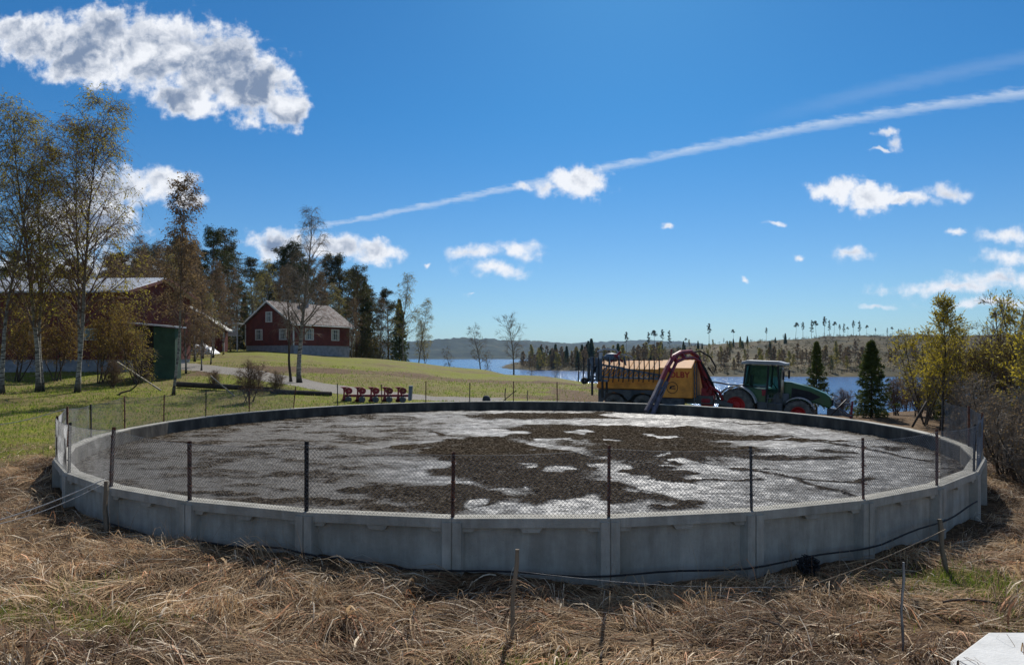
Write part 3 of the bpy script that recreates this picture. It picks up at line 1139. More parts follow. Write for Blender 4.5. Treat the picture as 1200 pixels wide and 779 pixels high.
def standing_stalks():
    """taller dead stems that stand up from the litter"""
    n = 900
    x = rs.uniform(-12, 12, n * 3)
    y = rs.uniform(6.2, 17, n * 3)
    dd = np.hypot(x - TC[0], y - TC[1])
    ok = (dd > 12.1) & (dd < 14.8) & (np.abs(x) < y * .85) & (fbm(x * .8, y * .8, 3, 131) > .47)
    x, y = x[ok][:n], y[ok][:n]
    n = len(x)
    H = rs.uniform(0.18, 0.75, n)
    K = 5
    t = np.linspace(0, 1, K)[None, :]
    hd = rs.uniform(0, 6.28, n)[:, None]
    ln = rs.uniform(0.05, 0.6, n)[:, None] * H[:, None]
    C = np.stack([x[:, None] + np.cos(hd) * ln * t ** 1.7, y[:, None] + np.sin(hd) * ln * t ** 1.7, hgt(x, y)[:, None] + H[:, None] * t], -1)
    dr = np.hypot(C[..., 0] - TC[0], C[..., 1] - TC[1])
    push = (np.maximum(12.06 - dr, 0) / dr)[..., None]
    C[..., :2] += (C[..., :2] - TC) * push
    P0 = C[:, :-1].reshape(-1, 3)
    P1 = C[:, 1:].reshape(-1, 3)
    rad = np.repeat((0.0035 * (1 - t * 0.75)), n, 0)
    Vt, Fq_ = tubes(P0, P1, rad[:, :-1].ravel(), rad[:, 1:].ravel(), 3)
    cc_ = np.array([0.36, 0.27, 0.18]) * rs.uniform(.5, 1.3, (n, 1))
    cc_ = np.repeat(np.concatenate([cc_, np.ones((n, 1))], 1), (K - 1) * 6, 0)
    return npmesh('standing_stalks', Vt, Fq_, M_straw, col=cc_)


tag(standing_stalks(), 'thin dead weed stems standing up along the foot of the tank', 'dead stems', kind='stuff')


def blades():
    n = 210000
    # near patches + left bank + field
    D = np.concatenate([rs.uniform(5.6, 12, 100000), np.exp(rs.uniform(math.log(15), math.log(60), n - 100000))])
    u = rs.uniform(-60, 1260, n)
    x = (u - 600) / F * D
    y = D
    gz = green_zone(x, y)
    ok = ~inside_tank(x, y, 12.05) & (rs.rand(n) < gz ** 1.5) & (dist_poly(x, y, road) > 1.5)
    x, y, D = x[ok], y[ok], D[ok]
    n = len(x)
    H = rs.uniform(0.03, 0.10, n) * (1 + sst(D, 14, 40) * 0.5 + 0.6 * (D < 12))
    w = 0.002 + 0.00045 * D
    hd = rs.uniform(0, 6.28, n)
    z = hgt(x, y)
    b0 = np.stack([x - np.cos(hd) * w, y - np.sin(hd) * w, z - .01], -1)
    b1 = np.stack([x + np.cos(hd) * w, y + np.sin(hd) * w, z - .01], -1)
    tp = np.stack([x + rs.normal(0, .4, n) * H, y + rs.normal(0, .4, n) * H, z + H], -1)
    Vt = np.stack([b0, b1, tp], 1).reshape(-1, 3)
    Fq_ = np.arange(n * 3).reshape(-1, 3)
    k1 = rs.rand(n, 1)
    cc_ = np.array([0.06, 0.12, 0.010]) * (1 - k1) + np.array([0.20, 0.28, 0.02]) * k1
    dry = (rs.rand(n, 1) < 0.3 * np.clip(fbm(x * .3, y * .3, 3, 141) * 2, 0, 1)[:, None])
    cc_ = np.where(dry, np.array([0.30, 0.23, 0.11]), cc_)
    cc_ = np.repeat(np.concatenate([cc_, np.ones((n, 1))], 1), 3, 0)
    return npmesh('green_grass', Vt, Fq_, M_blade, col=cc_)


tag(blades(), 'short fresh green spring grass on the bank and field', 'grass', kind='stuff')


# ------------------------------------------------------------------ trees
def blev(rg, S, D, Ln, R0, R1, k, grav, jit):
    S = np.asarray(S, float)
    D = norm(np.asarray(D, float))
    n = len(S)
    nodes, dirs = [S], [D]
    Pp, d = S, D
    for i in range(k):
        d = norm(d + rg.normal(0, jit, (n, 3)) + np.array([0, 0, 1]) * np.reshape(grav, (-1, 1)))
        Pp = Pp + d * (Ln / k)[:, None]
        nodes.append(Pp)
        dirs.append(d)
    nodes = np.stack(nodes, 1)
    dirs = np.stack(dirs, 1)
    tt = np.linspace(0, 1, k + 1)[None, :]
    rad = R0[:, None] * (1 - tt) + R1[:, None] * tt
    return nodes, dirs, rad


def segs(lv):
    nodes, dirs, rad = lv
    return nodes[:, :-1].reshape(-1, 3), nodes[:, 1:].reshape(-1, 3), rad[:, :-1].ravel(), rad[:, 1:].ravel()


def kids(rg, lv, per, u0, u1=1.0, spread=0.9):
    nodes, dirs, rad = lv
    n, k = nodes.shape[0], nodes.shape[1] - 1
    pi_ = np.repeat(np.arange(n), per)
    u = rg.uniform(u0, u1, len(pi_)) * k
    i = np.minimum(u.astype(int), k - 1)
    f = (u - i)[:, None]
    S = nodes[pi_, i] * (1 - f) + nodes[pi_, i + 1] * f
    d = dirs[pi_, i + 1]
    rp = norm(rg.normal(0, 1, (len(pi_), 3)))
    side = norm(rp - d * np.sum(rp * d, 1, keepdims=True))
    D = norm(d + side * spread)
    rr_ = rad[pi_, i] * (1 - f[:, 0]) + rad[pi_, i + 1] * f[:, 0]
    return S, D, rr_, u / k, pi_


def leafquads(rg, C, size, elong=1.3):
    n = len(C)
    a = norm(rg.normal(0, 1, (n, 3)))
    b = norm(np.cross(a, rg.normal(0, 1, (n, 3))))
    s = size * rg.uniform(0.6, 1.3, (n, 1))
    a = a * s * elong
    b = b * s
    Vt = np.stack([C - a, C + b * .6, C + a, C - b * .6], 1).reshape(-1, 3)
    return Vt, np.arange(n * 4).reshape(-1, 4)


def join(parts):
    Vs, Fs, M_ = [], [], []
    o = 0
    for (v, f, m) in parts:
        Vs.append(v)
        Fs.append(f + o)
        M_.append(np.full(len(f), m))
        o += len(v)
    return np.concatenate(Vs), np.concatenate(Fs), np.concatenate(M_)


def broadleaf(name, seed, H, r0, nb, start, ang_, blen, nsub=7, ntw=6, grav=-0.03, tgrav=-0.5, lean=(0, 0), jit=0.035, leaf=None, nleaf=2, lsize=0.03,
              bark=None, twig=None, twl=0.6, tr=0.0045, curve=None, up=0.0, stems=1, prof=None):
    """one tree: Empty > trunk, crown"""
    rg = np.random.RandomState(seed)
    root = empty(name)
    parts_t = []
    crown = []
    for s_ in range(stems):
        ln = lean if stems == 1 else (rg.normal(0, .28), rg.normal(0, .28))
        hs = H * (1 if s_ == 0 else rg.uniform(.6, 1))
        if curve is None:
            tl = blev(rg, [(rg.normal(0, .12) * (stems > 1), rg.normal(0, .12) * (stems > 1), -0.15)], [(ln[0], ln[1], 1)], np.array([hs + .15]), np.array([r0]), np.array([0.012]), 18, np.array([0.03]), jit)
        else:
            nd = np.array(curve, float)
            t_old = np.linspace(0, 1, len(nd))
            t_new = np.linspace(0, 1, 19)
            nd = np.stack([np.interp(t_new, t_old, nd[:, i]) for i in range(3)], 1)
            dr = norm(np.gradient(nd, axis=0))
            tl = (nd[None], dr[None], (r0 * (1 - t_new) + 0.012 * t_new)[None])
        nd, dr, rd = tl
        rd = rd * (1 - 0.25 * np.linspace(0, 1, nd.shape[1]))[None]
        rd[:, 0] *= 1.35
        tl = (nd, dr, rd)
        p = MB()
        p.tube([tuple(v) for v in nd[0]], [float(v) for v in rd[0]], 9)
        parts_t.append(p)
        S, D, rb, u, _ = kids(rg, tl, nb, start, 0.985, 1.0)
        u = start + (1 - start) * (np.arange(nb) + rg.rand(nb)) / nb * 0.99
        k = nd.shape[1] - 1
        i = np.minimum((u * k).astype(int), k - 1)
        f = (u * k - i)[:, None]
        S = nd[0][i] * (1 - f) + nd[0][i + 1] * f
        rb = rd[0][i]
        az = np.arange(nb) * 2.399 + rg.uniform(-.5, .5, nb)
        an = np.radians(ang_) * rg.uniform(0.75, 1.25, nb) * (1.1 - 0.35 * u)
        D = norm(np.stack([np.cos(az) * np.sin(an), np.sin(az) * np.sin(an), np.cos(an)], -1) + dr[0][i] * .15)
        v = (u - start) / (1 - start)
        sh = (1 - v) ** 0.65 * 0.9 + 0.12 if prof is None else prof(v)
        Lb = blen * hs * sh * rg.uniform(0.7, 1.2, nb)
        b1 = blev(rg, S, D, Lb, np.minimum(rb * 0.55, 0.07), np.full(nb, 0.007), 7, np.full(nb, grav + up), 0.10)
        S2, D2, r2, u2, p2 = kids(rg, b1, nsub, 0.15, 1.0, 0.8)
        L2 = Lb[p2] * 0.42 * (1.15 - u2) + 0.25
        b2 = blev(rg, S2, D2, L2, np.minimum(r2 * .7, .02), np.full(len(S2), tr), 4, np.full(len(S2), grav * 2), 0.13)
        S3, D3, r3, u3, p3 = kids(rg, b2, ntw, 0.15, 1.0, 0.7)
        L3 = twl * rg.uniform(.5, 1.2, len(S3))
        b3 = blev(rg, S3, D3, L3, np.full(len(S3), tr), np.full(len(S3), tr * .6), 3, np.full(len(S3), tgrav), 0.12)
        v_, f_ = tubes(*segs(b1), 5)
        crown.append((v_, f_, 0))
        v_, f_ = tubes(*segs(b2), 3)
        crown.append((v_, f_, 0))
        v_, f_ = tubes(*segs(b3), 3)
        crown.append((v_, f_, 0))
        if leaf is not None:
            C, _, _, _, _ = kids(rg, b3, nleaf, 0.2, 1.0, 0.1)
            v_, f_ = leafquads(rg, C, lsize)
            crown.append((v_, f_, 1))
    al = MB()
    for p in parts_t:
        al.add(p.V, p.F)
    al.build('trunk', bark or M_bark, root, smooth_=True)
    v_, f_, m_2 = join(crown)
    npmesh('crown', v_, f_, [twig or M_twig, leaf or M_budg], root, midx=m_2)
    return root


def spruce(name, seed, H, r0, wid, mat, dens=1.0, ns=0.16, start=0.06, bark=None):
    rg = np.random.RandomState(seed)
    root = empty(name)
    p = MB()
    p.tube([(0, 0, -.2), (0.02, 0, H * .5), (0, 0, H)], [r0 * 1.2, r0 * .6, 0.01], 8)
    p.build('trunk', bark or M_barkd, root, smooth_=True)
    nb = int(H * 15 * dens) + 24
    u = start + (1 - start) * (np.arange(nb) + rg.rand(nb)) / nb
    az = np.arange(nb) * 2.399 + rg.uniform(-.4, .4, nb)
    Lb = wid * ((1 - u) ** 0.85 + 0.04) * rg.uniform(0.62, 1.2, nb)
    el = np.radians(-12 + 50 * u ** 1.5)
    D = np.stack([np.cos(az) * np.cos(el), np.sin(az) * np.cos(el), np.sin(el)], -1)
    S = np.stack([u * 0, u * 0, u * H], -1)
    b1 = blev(rg, S, D, Lb, np.full(nb, .018) * (H / 5) ** .5, np.full(nb, .005), 6, np.full(nb, 0.04), 0.06)
    S2, D2, r2, u2, p2 = kids(rg, b1, 9, .1, 1, .9)
    D2[:, 2] -= .15
    L2 = Lb[p2] * .34 * (1.15 - u2) + 0.05
    b2 = blev(rg, S2, D2, L2, np.full(len(S2), .006), np.full(len(S2), .003), 3, np.full(len(S2), -.06), .08)
    v1 = tubes(*segs(b1), 4)
    crown = [(v1[0], v1[1], 0)]
    C, dd, _, _, _ = kids(rg, b2, 11, 0.0, 1.0, .75)
    C2, dd2, _, _, _ = kids(rg, b1, 26, 0.15, 1.0, .75)
    C = np.concatenate([C, C2])
    dd = np.concatenate([dd, dd2])
    n = len(C)
    a = dd * ns * rg.uniform(.5, 1.1, (n, 1))
    b = norm(np.cross(dd, rg.normal(0, 1, (n, 3)))) * ns * 0.11
    Vt = np.stack([C - b, C + b, C + a + b * .4, C + a - b * .4], 1).reshape(-1, 3)
    crown.append((Vt, np.arange(n * 4).reshape(-1, 4), 1))
    v_, f_, m2 = join(crown)
    npmesh('crown', v_, f_, [M_barkd, mat], root, midx=m2)
    return root


def pine(name, seed, H, r0, wid, start, mat, ncl=46, ns=0.22, per=150, bark=None):
    rg = np.random.RandomState(seed)
    root = empty(name)
    tl = blev(rg, [(0, 0, -.2)], [(rg.normal(0, .03), rg.normal(0, .03), 1)], np.array([H]), np.array([r0]), np.array([0.03]), 12, np.array([.05]), .03)
    p = MB()
    p.tube([tuple(v) for v in tl[0][0]], [float(v) for v in tl[2][0]], 8)
    p.build('trunk', bark or M_barkp, root, smooth_=True)
    nb = ncl
    u = start + (1 - start) * ((np.arange(nb) + rg.rand(nb)) / nb) ** .85
    k = 12
    i = np.minimum((u * k).astype(int), k - 1)
    f = (u * k - i)[:, None]
    S = tl[0][0][i] * (1 - f) + tl[0][0][i + 1] * f
    az = rg.uniform(0, 6.28, nb)
    el = np.radians(rg.uniform(-5, 35, nb) + 25 * u)
    D = np.stack([np.cos(az) * np.cos(el), np.sin(az) * np.cos(el), np.sin(el)], -1)
    v = (u - start) / (1 - start)
    Lb = wid * (0.45 + 0.75 * np.sin(np.pi * np.clip(v * .75 + .2, 0, 1))) * (1.05 - v * .55) * rg.uniform(.45, 1.15, nb)
    b1 = blev(rg, S, D, Lb, np.full(nb, .05), np.full(nb, .015), 5, np.full(nb, .06), .14)
    S2, D2, r2, u2, p2 = kids(rg, b1, 4, .35, 1, .8)
    b2 = blev(rg, S2, D2, Lb[p2] * .35 + .15, np.full(len(S2), .018), np.full(len(S2), .008), 3, np.full(len(S2), .08), .15)
    v1 = tubes(*segs(b1), 4)
    v2 = tubes(*segs(b2), 3)
    tips = np.concatenate([b2[0][:, -1], b1[0][:, -1]])
    n = len(tips) * per // 4
    ci = rg.randint(0, len(tips), n)
    rad = wid * 0.17
    C = tips[ci] + norm(rg.normal(0, 1, (n, 3))) * (rg.rand(n, 1) ** .5) * np.array([1.15, 1.15, .6]) * rad * rg.uniform(.6, 1.3, (len(tips), 1))[ci]
    a = norm(rg.normal(0, 1, (n, 3)) + np.array([0, 0, .5])) * ns * rg.uniform(.6, 1.2, (n, 1))
    b = norm(np.cross(a, rg.normal(0, 1, (n, 3)))) * ns * .16
    Vt = np.stack([C - b, C + b, C + a + b * .5, C + a - b * .5], 1).reshape(-1, 3)
    v_, f_, m2 = join([(v1[0], v1[1], 0), (v2[0], v2[1], 0), (Vt, np.arange(n * 4).reshape(-1, 4), 1)])
    npmesh('crown', v_, f_, [bark or M_barkp, mat], root, midx=m2)
    return root


def put(o, px, D, rz=0.0, s=1.0, sz=None, label=None, cat='tree', group=None, name=None, dz=0.0):
    x, y, z = at(px, D)
    o.location = (x, y, z + dz)
    o.rotation_euler = (0, 0, rz)
    o.scale = (s, s, sz or s)
    tag(o, label, cat, group)
    if name:
        o.name = name
    return o


GB = 'birches on the grass bank left of the tank'
# heights: photo rows to metres at D: (base-top)/792*D
o = broadleaf('birch_tree', 1, 15.0, .135, 46, .2, 36, .34, 8, 9, lean=(.045, 0), leaf=M_budg, nleaf=3, lsize=.042, twl=.95)
put(o, 45, 37, 0, label='tall birch with a thick white base left of the barn gable, top bushy and olive', group=GB)
o = broadleaf('birch_tree', 2, 13.4, .10, 40, .26, 38, .33, 8, 8, lean=(.07, .02), leaf=M_budg, nleaf=3, lsize=.04, twl=.95)
put(o, 50, 37.3, 1.0, label='slimmer birch leaning right out of the same foot as the thick white birch', group=GB)
o = broadleaf('birch_tree', 3, 15.4, .125, 46, .2, 36, .34, 8, 9, lean=(.02, 0), leaf=M_budg, nleaf=3, lsize=.042, twl=.95)
put(o, 90, 36.3, 2.0, label='tall dark footed birch standing straight in the grass between the other bank birches', group=GB)
o = broadleaf('birch_tree', 4, 14.2, .095, 42, .28, 38, .36, 8, 8, lean=(.085, .0), leaf=M_budb, nleaf=2, lsize=.04, twl=.95)
put(o, 92, 36.8, .4, label='birch leaning right beside the dark footed birch, reaching furthest over the barn roof', group=GB)
o = broadleaf('birch_tree', 5, 11.5, .08, 40, .3, 36, .15, 7, 8, lean=(.01, 0), leaf=M_budb, nleaf=3, lsize=.045, twl=.6)
put(o, 203, 36.5, 0, label='slender white birch with reddish narrow crown in front of the green shed', group=GB)
o = broadleaf('birch_tree', 6, 11.5, .12, 30, .25, 38, .26, 7, 8, lean=(-.03, 0), leaf=M_budg, nleaf=3, lsize=.03)
put(o, 3, 35, 0, label='birch cut by the left border of the photo, dark at the foot', group=GB)
o = broadleaf('crooked_birch', 7, 5.2, .055, 16, .4, 40, .2, 5, 6, curve=[(0, 0, -.05), (.25, 0, .12), (.75, 0, .25), (1.1, 0, .55), (1.28, 0, 1.1), (1.36, 0, 2.2), (1.42, 0, 3.6), (1.38, 0, 5.2)], leaf=M_budg, nleaf=2, lsize=.03, bark=M_barkd)
put(o, 137, 36, 0, label='young crooked birch whose stem sweeps along the grass before rising', group=GB)
o = broadleaf('birch_tree', 8, 11.4, .17, 34, .24, 42, .24, 8, 8, lean=(0, 0), leaf=M_budb, nleaf=1, lsize=.022, twig=M_twigg, twl=.55)
put(o, 351, 45, 0, label='bare grey birch in front of the red house beside the gravel track', group=GB)
o = broadleaf('birch_tree', 9, 7.5, .10, 22, .3, 40, .28, 7, 7, lean=(-.03, 0), leaf=M_budb, nleaf=1, lsize=.022, twig=M_twigg, bark=M_barkd, twl=.5)
put(o, 341, 45.2, 0, label='lower dark stemmed birch close against the bare grey birch', group=GB)

# willows / shrubs with fresh yellow leaves in front of the barn
yb = broadleaf('willow_bush', 20, 5.8, .045, 13, .25, 44, .42, 6, 6, grav=-.03, leaf=M_budo, nleaf=2, lsize=.04, bark=M_barkd, stems=5, twl=.4)
GYB = 'leafing bushes in front of the barn'
put(yb, 118, 43, 0, 1.0, label='yellow leafing bush before the barn, the fullest of them', cat='bush', group=GYB)
for i, (px, D, s, lb) in enumerate([(20, 44, .95, 'leafing bush before the barn wall between the left birches'),
                                    (66, 44.5, .9, 'leafing bush before the barn wall, behind the twin birch'),
                                    (160, 42.5, .85, 'leafing bush hiding the barn corner next to the green shed')]):
    put(copy_tree(yb), px, D, 1.3 * i + .7, s, label=lb, cat='bush', group=GYB)
sb = broadleaf('bare_bush', 21, 2.0, .025, 12, .1, 38, .4, 5, 5, grav=0, tgrav=-.05, leaf=M_budb, nleaf=1, lsize=.02, bark=M_barkd, stems=7, twl=.25, tr=.004)
GSB = 'small bare bushes'
put(sb, 290, 33.6, 0, .95, label='small bare bush of upright twigs just beyond the left rim of the tank', cat='bush', group=GSB)
for i, (px, D, s, lb) in enumerate([(322, 38, .6, 'smallest bare bush near the end of the retaining log'),
                                    (130, 39.5, .8, 'bare brown scrub behind the crooked birch'),
                                    (252, 40, .55, 'bare scrub on top of the retaining log'),
                                    (1052, 37, .95, 'reddish bare bush between the spruce and the yellow willow'),
                                    (1075, 34, .8, 'bare bush behind the far right rim of the tank'),
                                    (985, 38, .7, 'bare bush at the nose of the tractor')]):
    put(copy_tree(sb), px, D, 1.1 * i, s, label=lb, cat='bush', group=GSB)

# woodland behind barn and house
P1 = pine('pine_tree', 31, 17, .22, 3.4, .22, M_needle, 60)
P2 = pine('pine_tree', 32, 15, .2, 3.1, .28, M_needleo, 56)
P3 = pine('pine_tree', 33, 18, .24, 4.0, .12, M_needleo, 64)
S1 = spruce('spruce_tree', 34, 15, .2, 2.6, M_spruce, .8, .34)
B1 = broadleaf('bare_birch', 35, 13, .13, 34, .12, 38, .27, 7, 7, leaf=M_budb, nleaf=2, lsize=.05, twig=M_twig, twl=.7, tr=.008)
B2 = broadleaf('bare_birch', 36, 12, .13, 28, .3, 40, .26, 6, 6, leaf=M_budg, nleaf=2, lsize=.05, twig=M_twigg, twl=.7, tr=.008)
GW = 'trees of the wood behind the farm buildings'
wood_ = [  # proto, px, D, top row, label
    (P1, 243, 92, 268, 'dark pine with a flat crown, tallest above the gap between barn and house'),
    (P3, 262, 98, 272, 'broad dark pine right of the tallest one, above the porch'),
    (P1, 225, 90, 285, 'dark pine half hidden behind the reddish slender birch'),
    (P2, 199, 88, 290, 'olive pine behind the barn gable end'),
    (P2, 152, 90, 300, 'olive pine over the barn roof left of the gable'),
    (P3, 120, 92, 300, 'broad pine over the barn roof seen between the bank birches'),
    (P2, 80, 90, 305, 'olive pine over the barn roof behind the dark footed birch'),
    (P1, 40, 90, 300, 'pine over the barn roof behind the twin birch'),
    (P2, 8, 92, 296, 'olive pine over the barn roof at the left border'),
    (P2, 300, 118, 305, 'olive pine above the left slope of the red house roof'),
    (P2, 325, 120, 292, 'olive pine above the ridge of the red house'),
    (P1, 345, 122, 285, 'dark pine behind the top of the bare grey birch'),
    (P3, 372, 118, 298, 'broad pine behind the middle of the tiled roof'),
    (P2, 392, 120, 303, 'olive pine behind the right part of the tiled roof'),
    (P3, 418, 112, 314, 'tall dark pine just right of the red house'),
    (S1, 428, 122, 330, 'dark spruce tucked behind the pine right of the red house'),
    (P2, 455, 122, 342, 'slim pine left in the lakeside group'),
    (S1, 468, 118, 350, 'narrow spruce in the middle of the lakeside group'),
    (P3, 275, 125, 330, 'dark pine low in the gap behind the porch'),
    (S1, 232, 100, 300, 'dark spruce squeezed between the two tallest pines'),
    (P3, 185, 96, 296, 'broad dark pine right above the barn gable peak'),
    (P3, 168, 100, 305, 'broad pine one step left of the barn gable peak'),
    (P2, 252, 106, 318, 'olive pine low between the two tallest pines'),
    (S1, 286, 124, 345, 'small spruce at the left end of the red house roof'),
    (P3, 335, 128, 312, 'broad pine low behind the ridge of the red house'),
    (P3, 358, 126, 306, 'broad pine left behind the bare grey birch crown'),
    (P3, 400, 126, 318, 'broad dark pine low behind the right roof end'),
    (P3, 384, 112, 325, 'broad pine close behind the right half of the tiled roof'),
    (P3, 313, 124, 322, 'broad pine close behind the left half of the tiled roof'),
    (P3, 158, 108, 290, 'broad pine far back over the barn roof, left of the peak'),
    (P3, 176, 112, 286, 'broad pine far back straight over the barn peak'),
    (P3, 205, 110, 288, 'broad pine far back behind the slender white birch'),
    (P2, 218, 104, 282, 'olive pine left against the tallest dark pine'),
    (P1, 270, 112, 290, 'dark pine right of the tallest pair, sloping side of the wood'),
    (P3, 140, 110, 300, 'broad pine far back over the middle of the barn roof'),
    (P3, 305, 132, 318, 'broad pine far back over the left roof slope of the house'),
    (P2, 350, 134, 298, 'olive pine far back over the house ridge'),
    (P3, 410, 122, 322, 'broad pine filling the edge of the wood right of the house'),
    (P2, 436, 124, 340, 'olive pine between the house wood and the lakeside group'),
    (P2, 100, 96, 312, 'olive pine low over the barn roof between the bank birches'),
    (P3, 60, 98, 312, 'broad pine low over the barn roof at the twin birch'),
]
first = set()
for (pr, px, D, top, lb) in wood_:
    x, y, z = at(px, D)
    Ht = EYE + (HOR - top) / F * D - z
    base = {id(P1): 17, id(P2): 15, id(P3): 18, id(S1): 15}[id(pr)]
    o = pr if id(pr) not in first else copy_tree(pr)
    first.add(id(pr))
    put(o, px, D, rnd.uniform(0, 6), Ht / base * 0.98, label=lb, group=GW)
GBW = 'bare birches behind the farm buildings'
for i, (pr, px, D, top, lb) in enumerate([
        (B1, 172, 66, 300, 'brown bare birch right behind the barn gable'), (B1, 228, 62, 292, 'brown bare birch behind the green shed roof'),
        (B1, 250, 68, 310, 'brown bare birch over the small red shed'), (B2, 212, 70, 300, 'grey bare birch behind the slender white birch'),
        (B1, 143, 64, 310, 'brown bare birch over the barn roof near the gable'), (B2, 292, 95, 325, 'grey bare birch at the left corner of the red house'),
        (B2, 310, 105, 305, 'grey bare birch rising over the gable of the red house'), (B2, 402, 100, 335, 'bare birch at the right end of the tiled roof'),
        (B2, 474, 112, 325, 'tall grey birch, highest of the lakeside group'), (B2, 490, 116, 352, 'grey birch right of the highest lakeside birch'),
        (B1, 445, 116, 352, 'brown birch at the left of the lakeside group'), (B2, 500, 120, 378, 'short birch ending the lakeside group towards the open field'),
        (B1, 166, 72, 283, 'tall brown bare birch over the right end of the barn roof'), (B1, 182, 76, 288, 'brown bare birch between barn peak and the slender white birch'),
        (B1, 196, 74, 292, 'brown bare birch straight behind the slender white birch'), (B1, 130, 76, 300, 'brown bare birch over the middle of the barn roof'),
        (B1, 215, 80, 286, 'brown bare birch beside the tallest dark pine'), (B1, 270, 88, 318, 'brown bare birch above the porch'),
        (B1, 188, 60, 305, 'brown bare birch straight above the barn gable peak'), (B1, 218, 50, 318, 'brown bare birch nearest behind the green shed'), (B1, 236, 52, 335, 'low brown birch before the red shed'), (B2, 247, 58, 345, 'small grey birch before the red shed corner'),
        (B1, 262, 74, 325, 'brown bare birch at the left of the porch'),
        (B1, 238, 66, 330, 'low brown birch over the left part of the red shed'), (B1, 330, 104, 318, 'brown bare birch behind the ridge of the red house'),
        (B1, 375, 106, 322, 'brown bare birch behind the middle of the tiled roof'), (B1, 110, 66, 318, 'brown bare birch over the barn roof right of the dark footed birch'),
        (B1, 20, 66, 322, 'brown bare birch over the left end of the barn roof'),
        (B1, 412, 92, 352, 'small yellowish birch against the right wall of the red house')]):
    x, y, z = at(px, D)
    Ht = EYE + (HOR - top) / F * D - z
    o = pr if id(pr) not in first else copy_tree(pr)
    first.add(id(pr))
    put(o, px, D, i * 1.7, Ht / (13 if pr is B1 else 12), label=lb, group=GBW)
# single trees along the lake edge of the field
T1 = broadleaf('lakeside_tree', 41, 8, .13, 22, .22, 42, .28, 6, 6, leaf=None, twig=M_twigg, bark=M_barkd, tr=.012, twl=.6, tgrav=.02, prof=lambda v: .5 + .5 * np.sin(np.pi * np.clip(v * .8 + .1, 0, 1)))
put(T1, 563, 104, 0, (434 - 384) / F * 104 / 8, label='narrow bare tree at the field edge before the lake, left of the rounder one', group='bare trees at the field edge')
o = broadleaf('lakeside_tree', 42, 8.3, .14, 22, .3, 52, .34, 6, 6, leaf=None, twig=M_twigg, bark=M_barkd, tr=.012, twl=.6, tgrav=.05, prof=lambda v: .45 + .6 * np.sin(np.pi * np.clip(v * .8 + .1, 0, 1)))
put(o, 602, 98, 0, (438 - 374) / F * 98 / 8.3, label='round crowned bare tree at the field edge with lake behind its stem', group='bare trees at the field edge')
for i, (px, D, h_, lb) in enumerate([(528, 112, 4.2, 'reddish low bare tree at the water left of the narrow tree'), (572, 108, 3.6, 'low scrubby tree beside the narrow bare tree'),
                                     (622, 98, 2.4, 'small scrubby tree right of the round crowned tree'), (650, 92, 2.4, 'small bare tree on the field edge before the peninsula')]):
    put(copy_tree(T1), px, D, i, h_ / 8 * 1.1, label=lb, group='bare trees at the field edge')

# young spruces
o = spruce('young_spruce', 51, 3.75, .06, 1.15, M_spruce, 1.9, .15, .02)
put(o, 1021, 34, 0, 1.0, label='young dark green spruce behind the far right rim of the tank', group='young spruces')
o = spruce('young_spruce', 52, 4.3, .05, .95, M_spruce, 1.2, .15, .12)
put(o, 957, 41, 1, 1.0, label='young spruce half hidden behind the tractor bonnet', group='young spruces')
o = spruce('young_spruce', 53, 3.0, .05, .9, M_spruce, 1.5, .14, .1)
put(o, 1112, 31, 2, 1.0, label='thin young spruce inside the thicket beyond the right fence corner', group='young spruces')

# right hand thicket
o = broadleaf('yellow_willow', 60, 5.2, .06, 28, .2, 36, .24, 7, 8, leaf=M_budy, nleaf=4, lsize=.035, bark=M_barkd, twig=M_twigg, twl=.35, tgrav=.02, grav=.03)
put(o, 1102, 27.5, 0, 1.0, label='slender willow with bright yellow leaves, tallest before the lake at the right', cat='tree', group='thicket beyond the right rim')
W1 = broadleaf('thicket_shrub', 61, 4.0, .035, 12, .15, 34, .3, 5, 6, leaf=M_budy, nleaf=2, lsize=.035, bark=M_barkd, twig=M_twigg, stems=6, twl=.3, tgrav=.03, grav=.03)
W2 = broadleaf('thicket_shrub', 62, 4.2, .035, 11, .15, 34, .32, 5, 6, leaf=M_budg, nleaf=1, lsize=.03, bark=M_barkd, twig=M_twig, stems=7, twl=.3, tgrav=.03, grav=.03)
W3 = broadleaf('thicket_shrub', 63, 3.6, .03, 11, .05, 58, .36, 5, 5, leaf=M_budb, nleaf=1, lsize=.025, bark=M_barkd, twig=M_twigg, stems=9, twl=.35, tgrav=-.05, grav=.0)
GT = 'thicket beyond the right rim'
tk = [(W1, 1085, 30, 1.0, 'yellowish shrub left against the slender willow'), (W1, 1128, 30, 1.05, 'yellowish shrub right against the slender willow'),
      (W2, 1150, 27, 1.15, 'olive shrub straight behind the right fence corner'), (W2, 1180, 25, 1.2, 'tall olive shrub towards the right border of the photo'),
      (W1, 1205, 23, 1.25, 'tall yellowish shrub cut by the right border'), (W3, 1178, 17.5, .75, 'bare shrub with arching pale branches beside the right fence corner'),
      (W3, 1215, 16, .85, 'bare arching shrub at the right border nearest to the camera'), (W3, 1130, 25, .7, 'low bare shrub behind the right end of the rim'),
      (W2, 1160, 38, 1.1, 'olive shrub further back with its top below the ridge line'), (W3, 1095, 33, .75, 'low bare shrub at the foot of the slender willow'),
      (W2, 1200, 40, 1.3, 'olive shrub at the right border, furthest back'), (W2, 1062, 44, .8, 'brown shrub at the water between spruce and willow'),
      (W1, 1240, 26, 1.3, 'tall yellowish shrub just past the right border'), (W3, 1158, 21, .7, 'bare low shrub touching the outside of the right fence')]
for i, (pr, px, D, s, lb) in enumerate(tk):
    o = pr if id(pr) not in first else copy_tree(pr)
    first.add(id(pr))
    put(o, px, D, i * 1.3, s, label=lb, cat='shrub', group=GT)

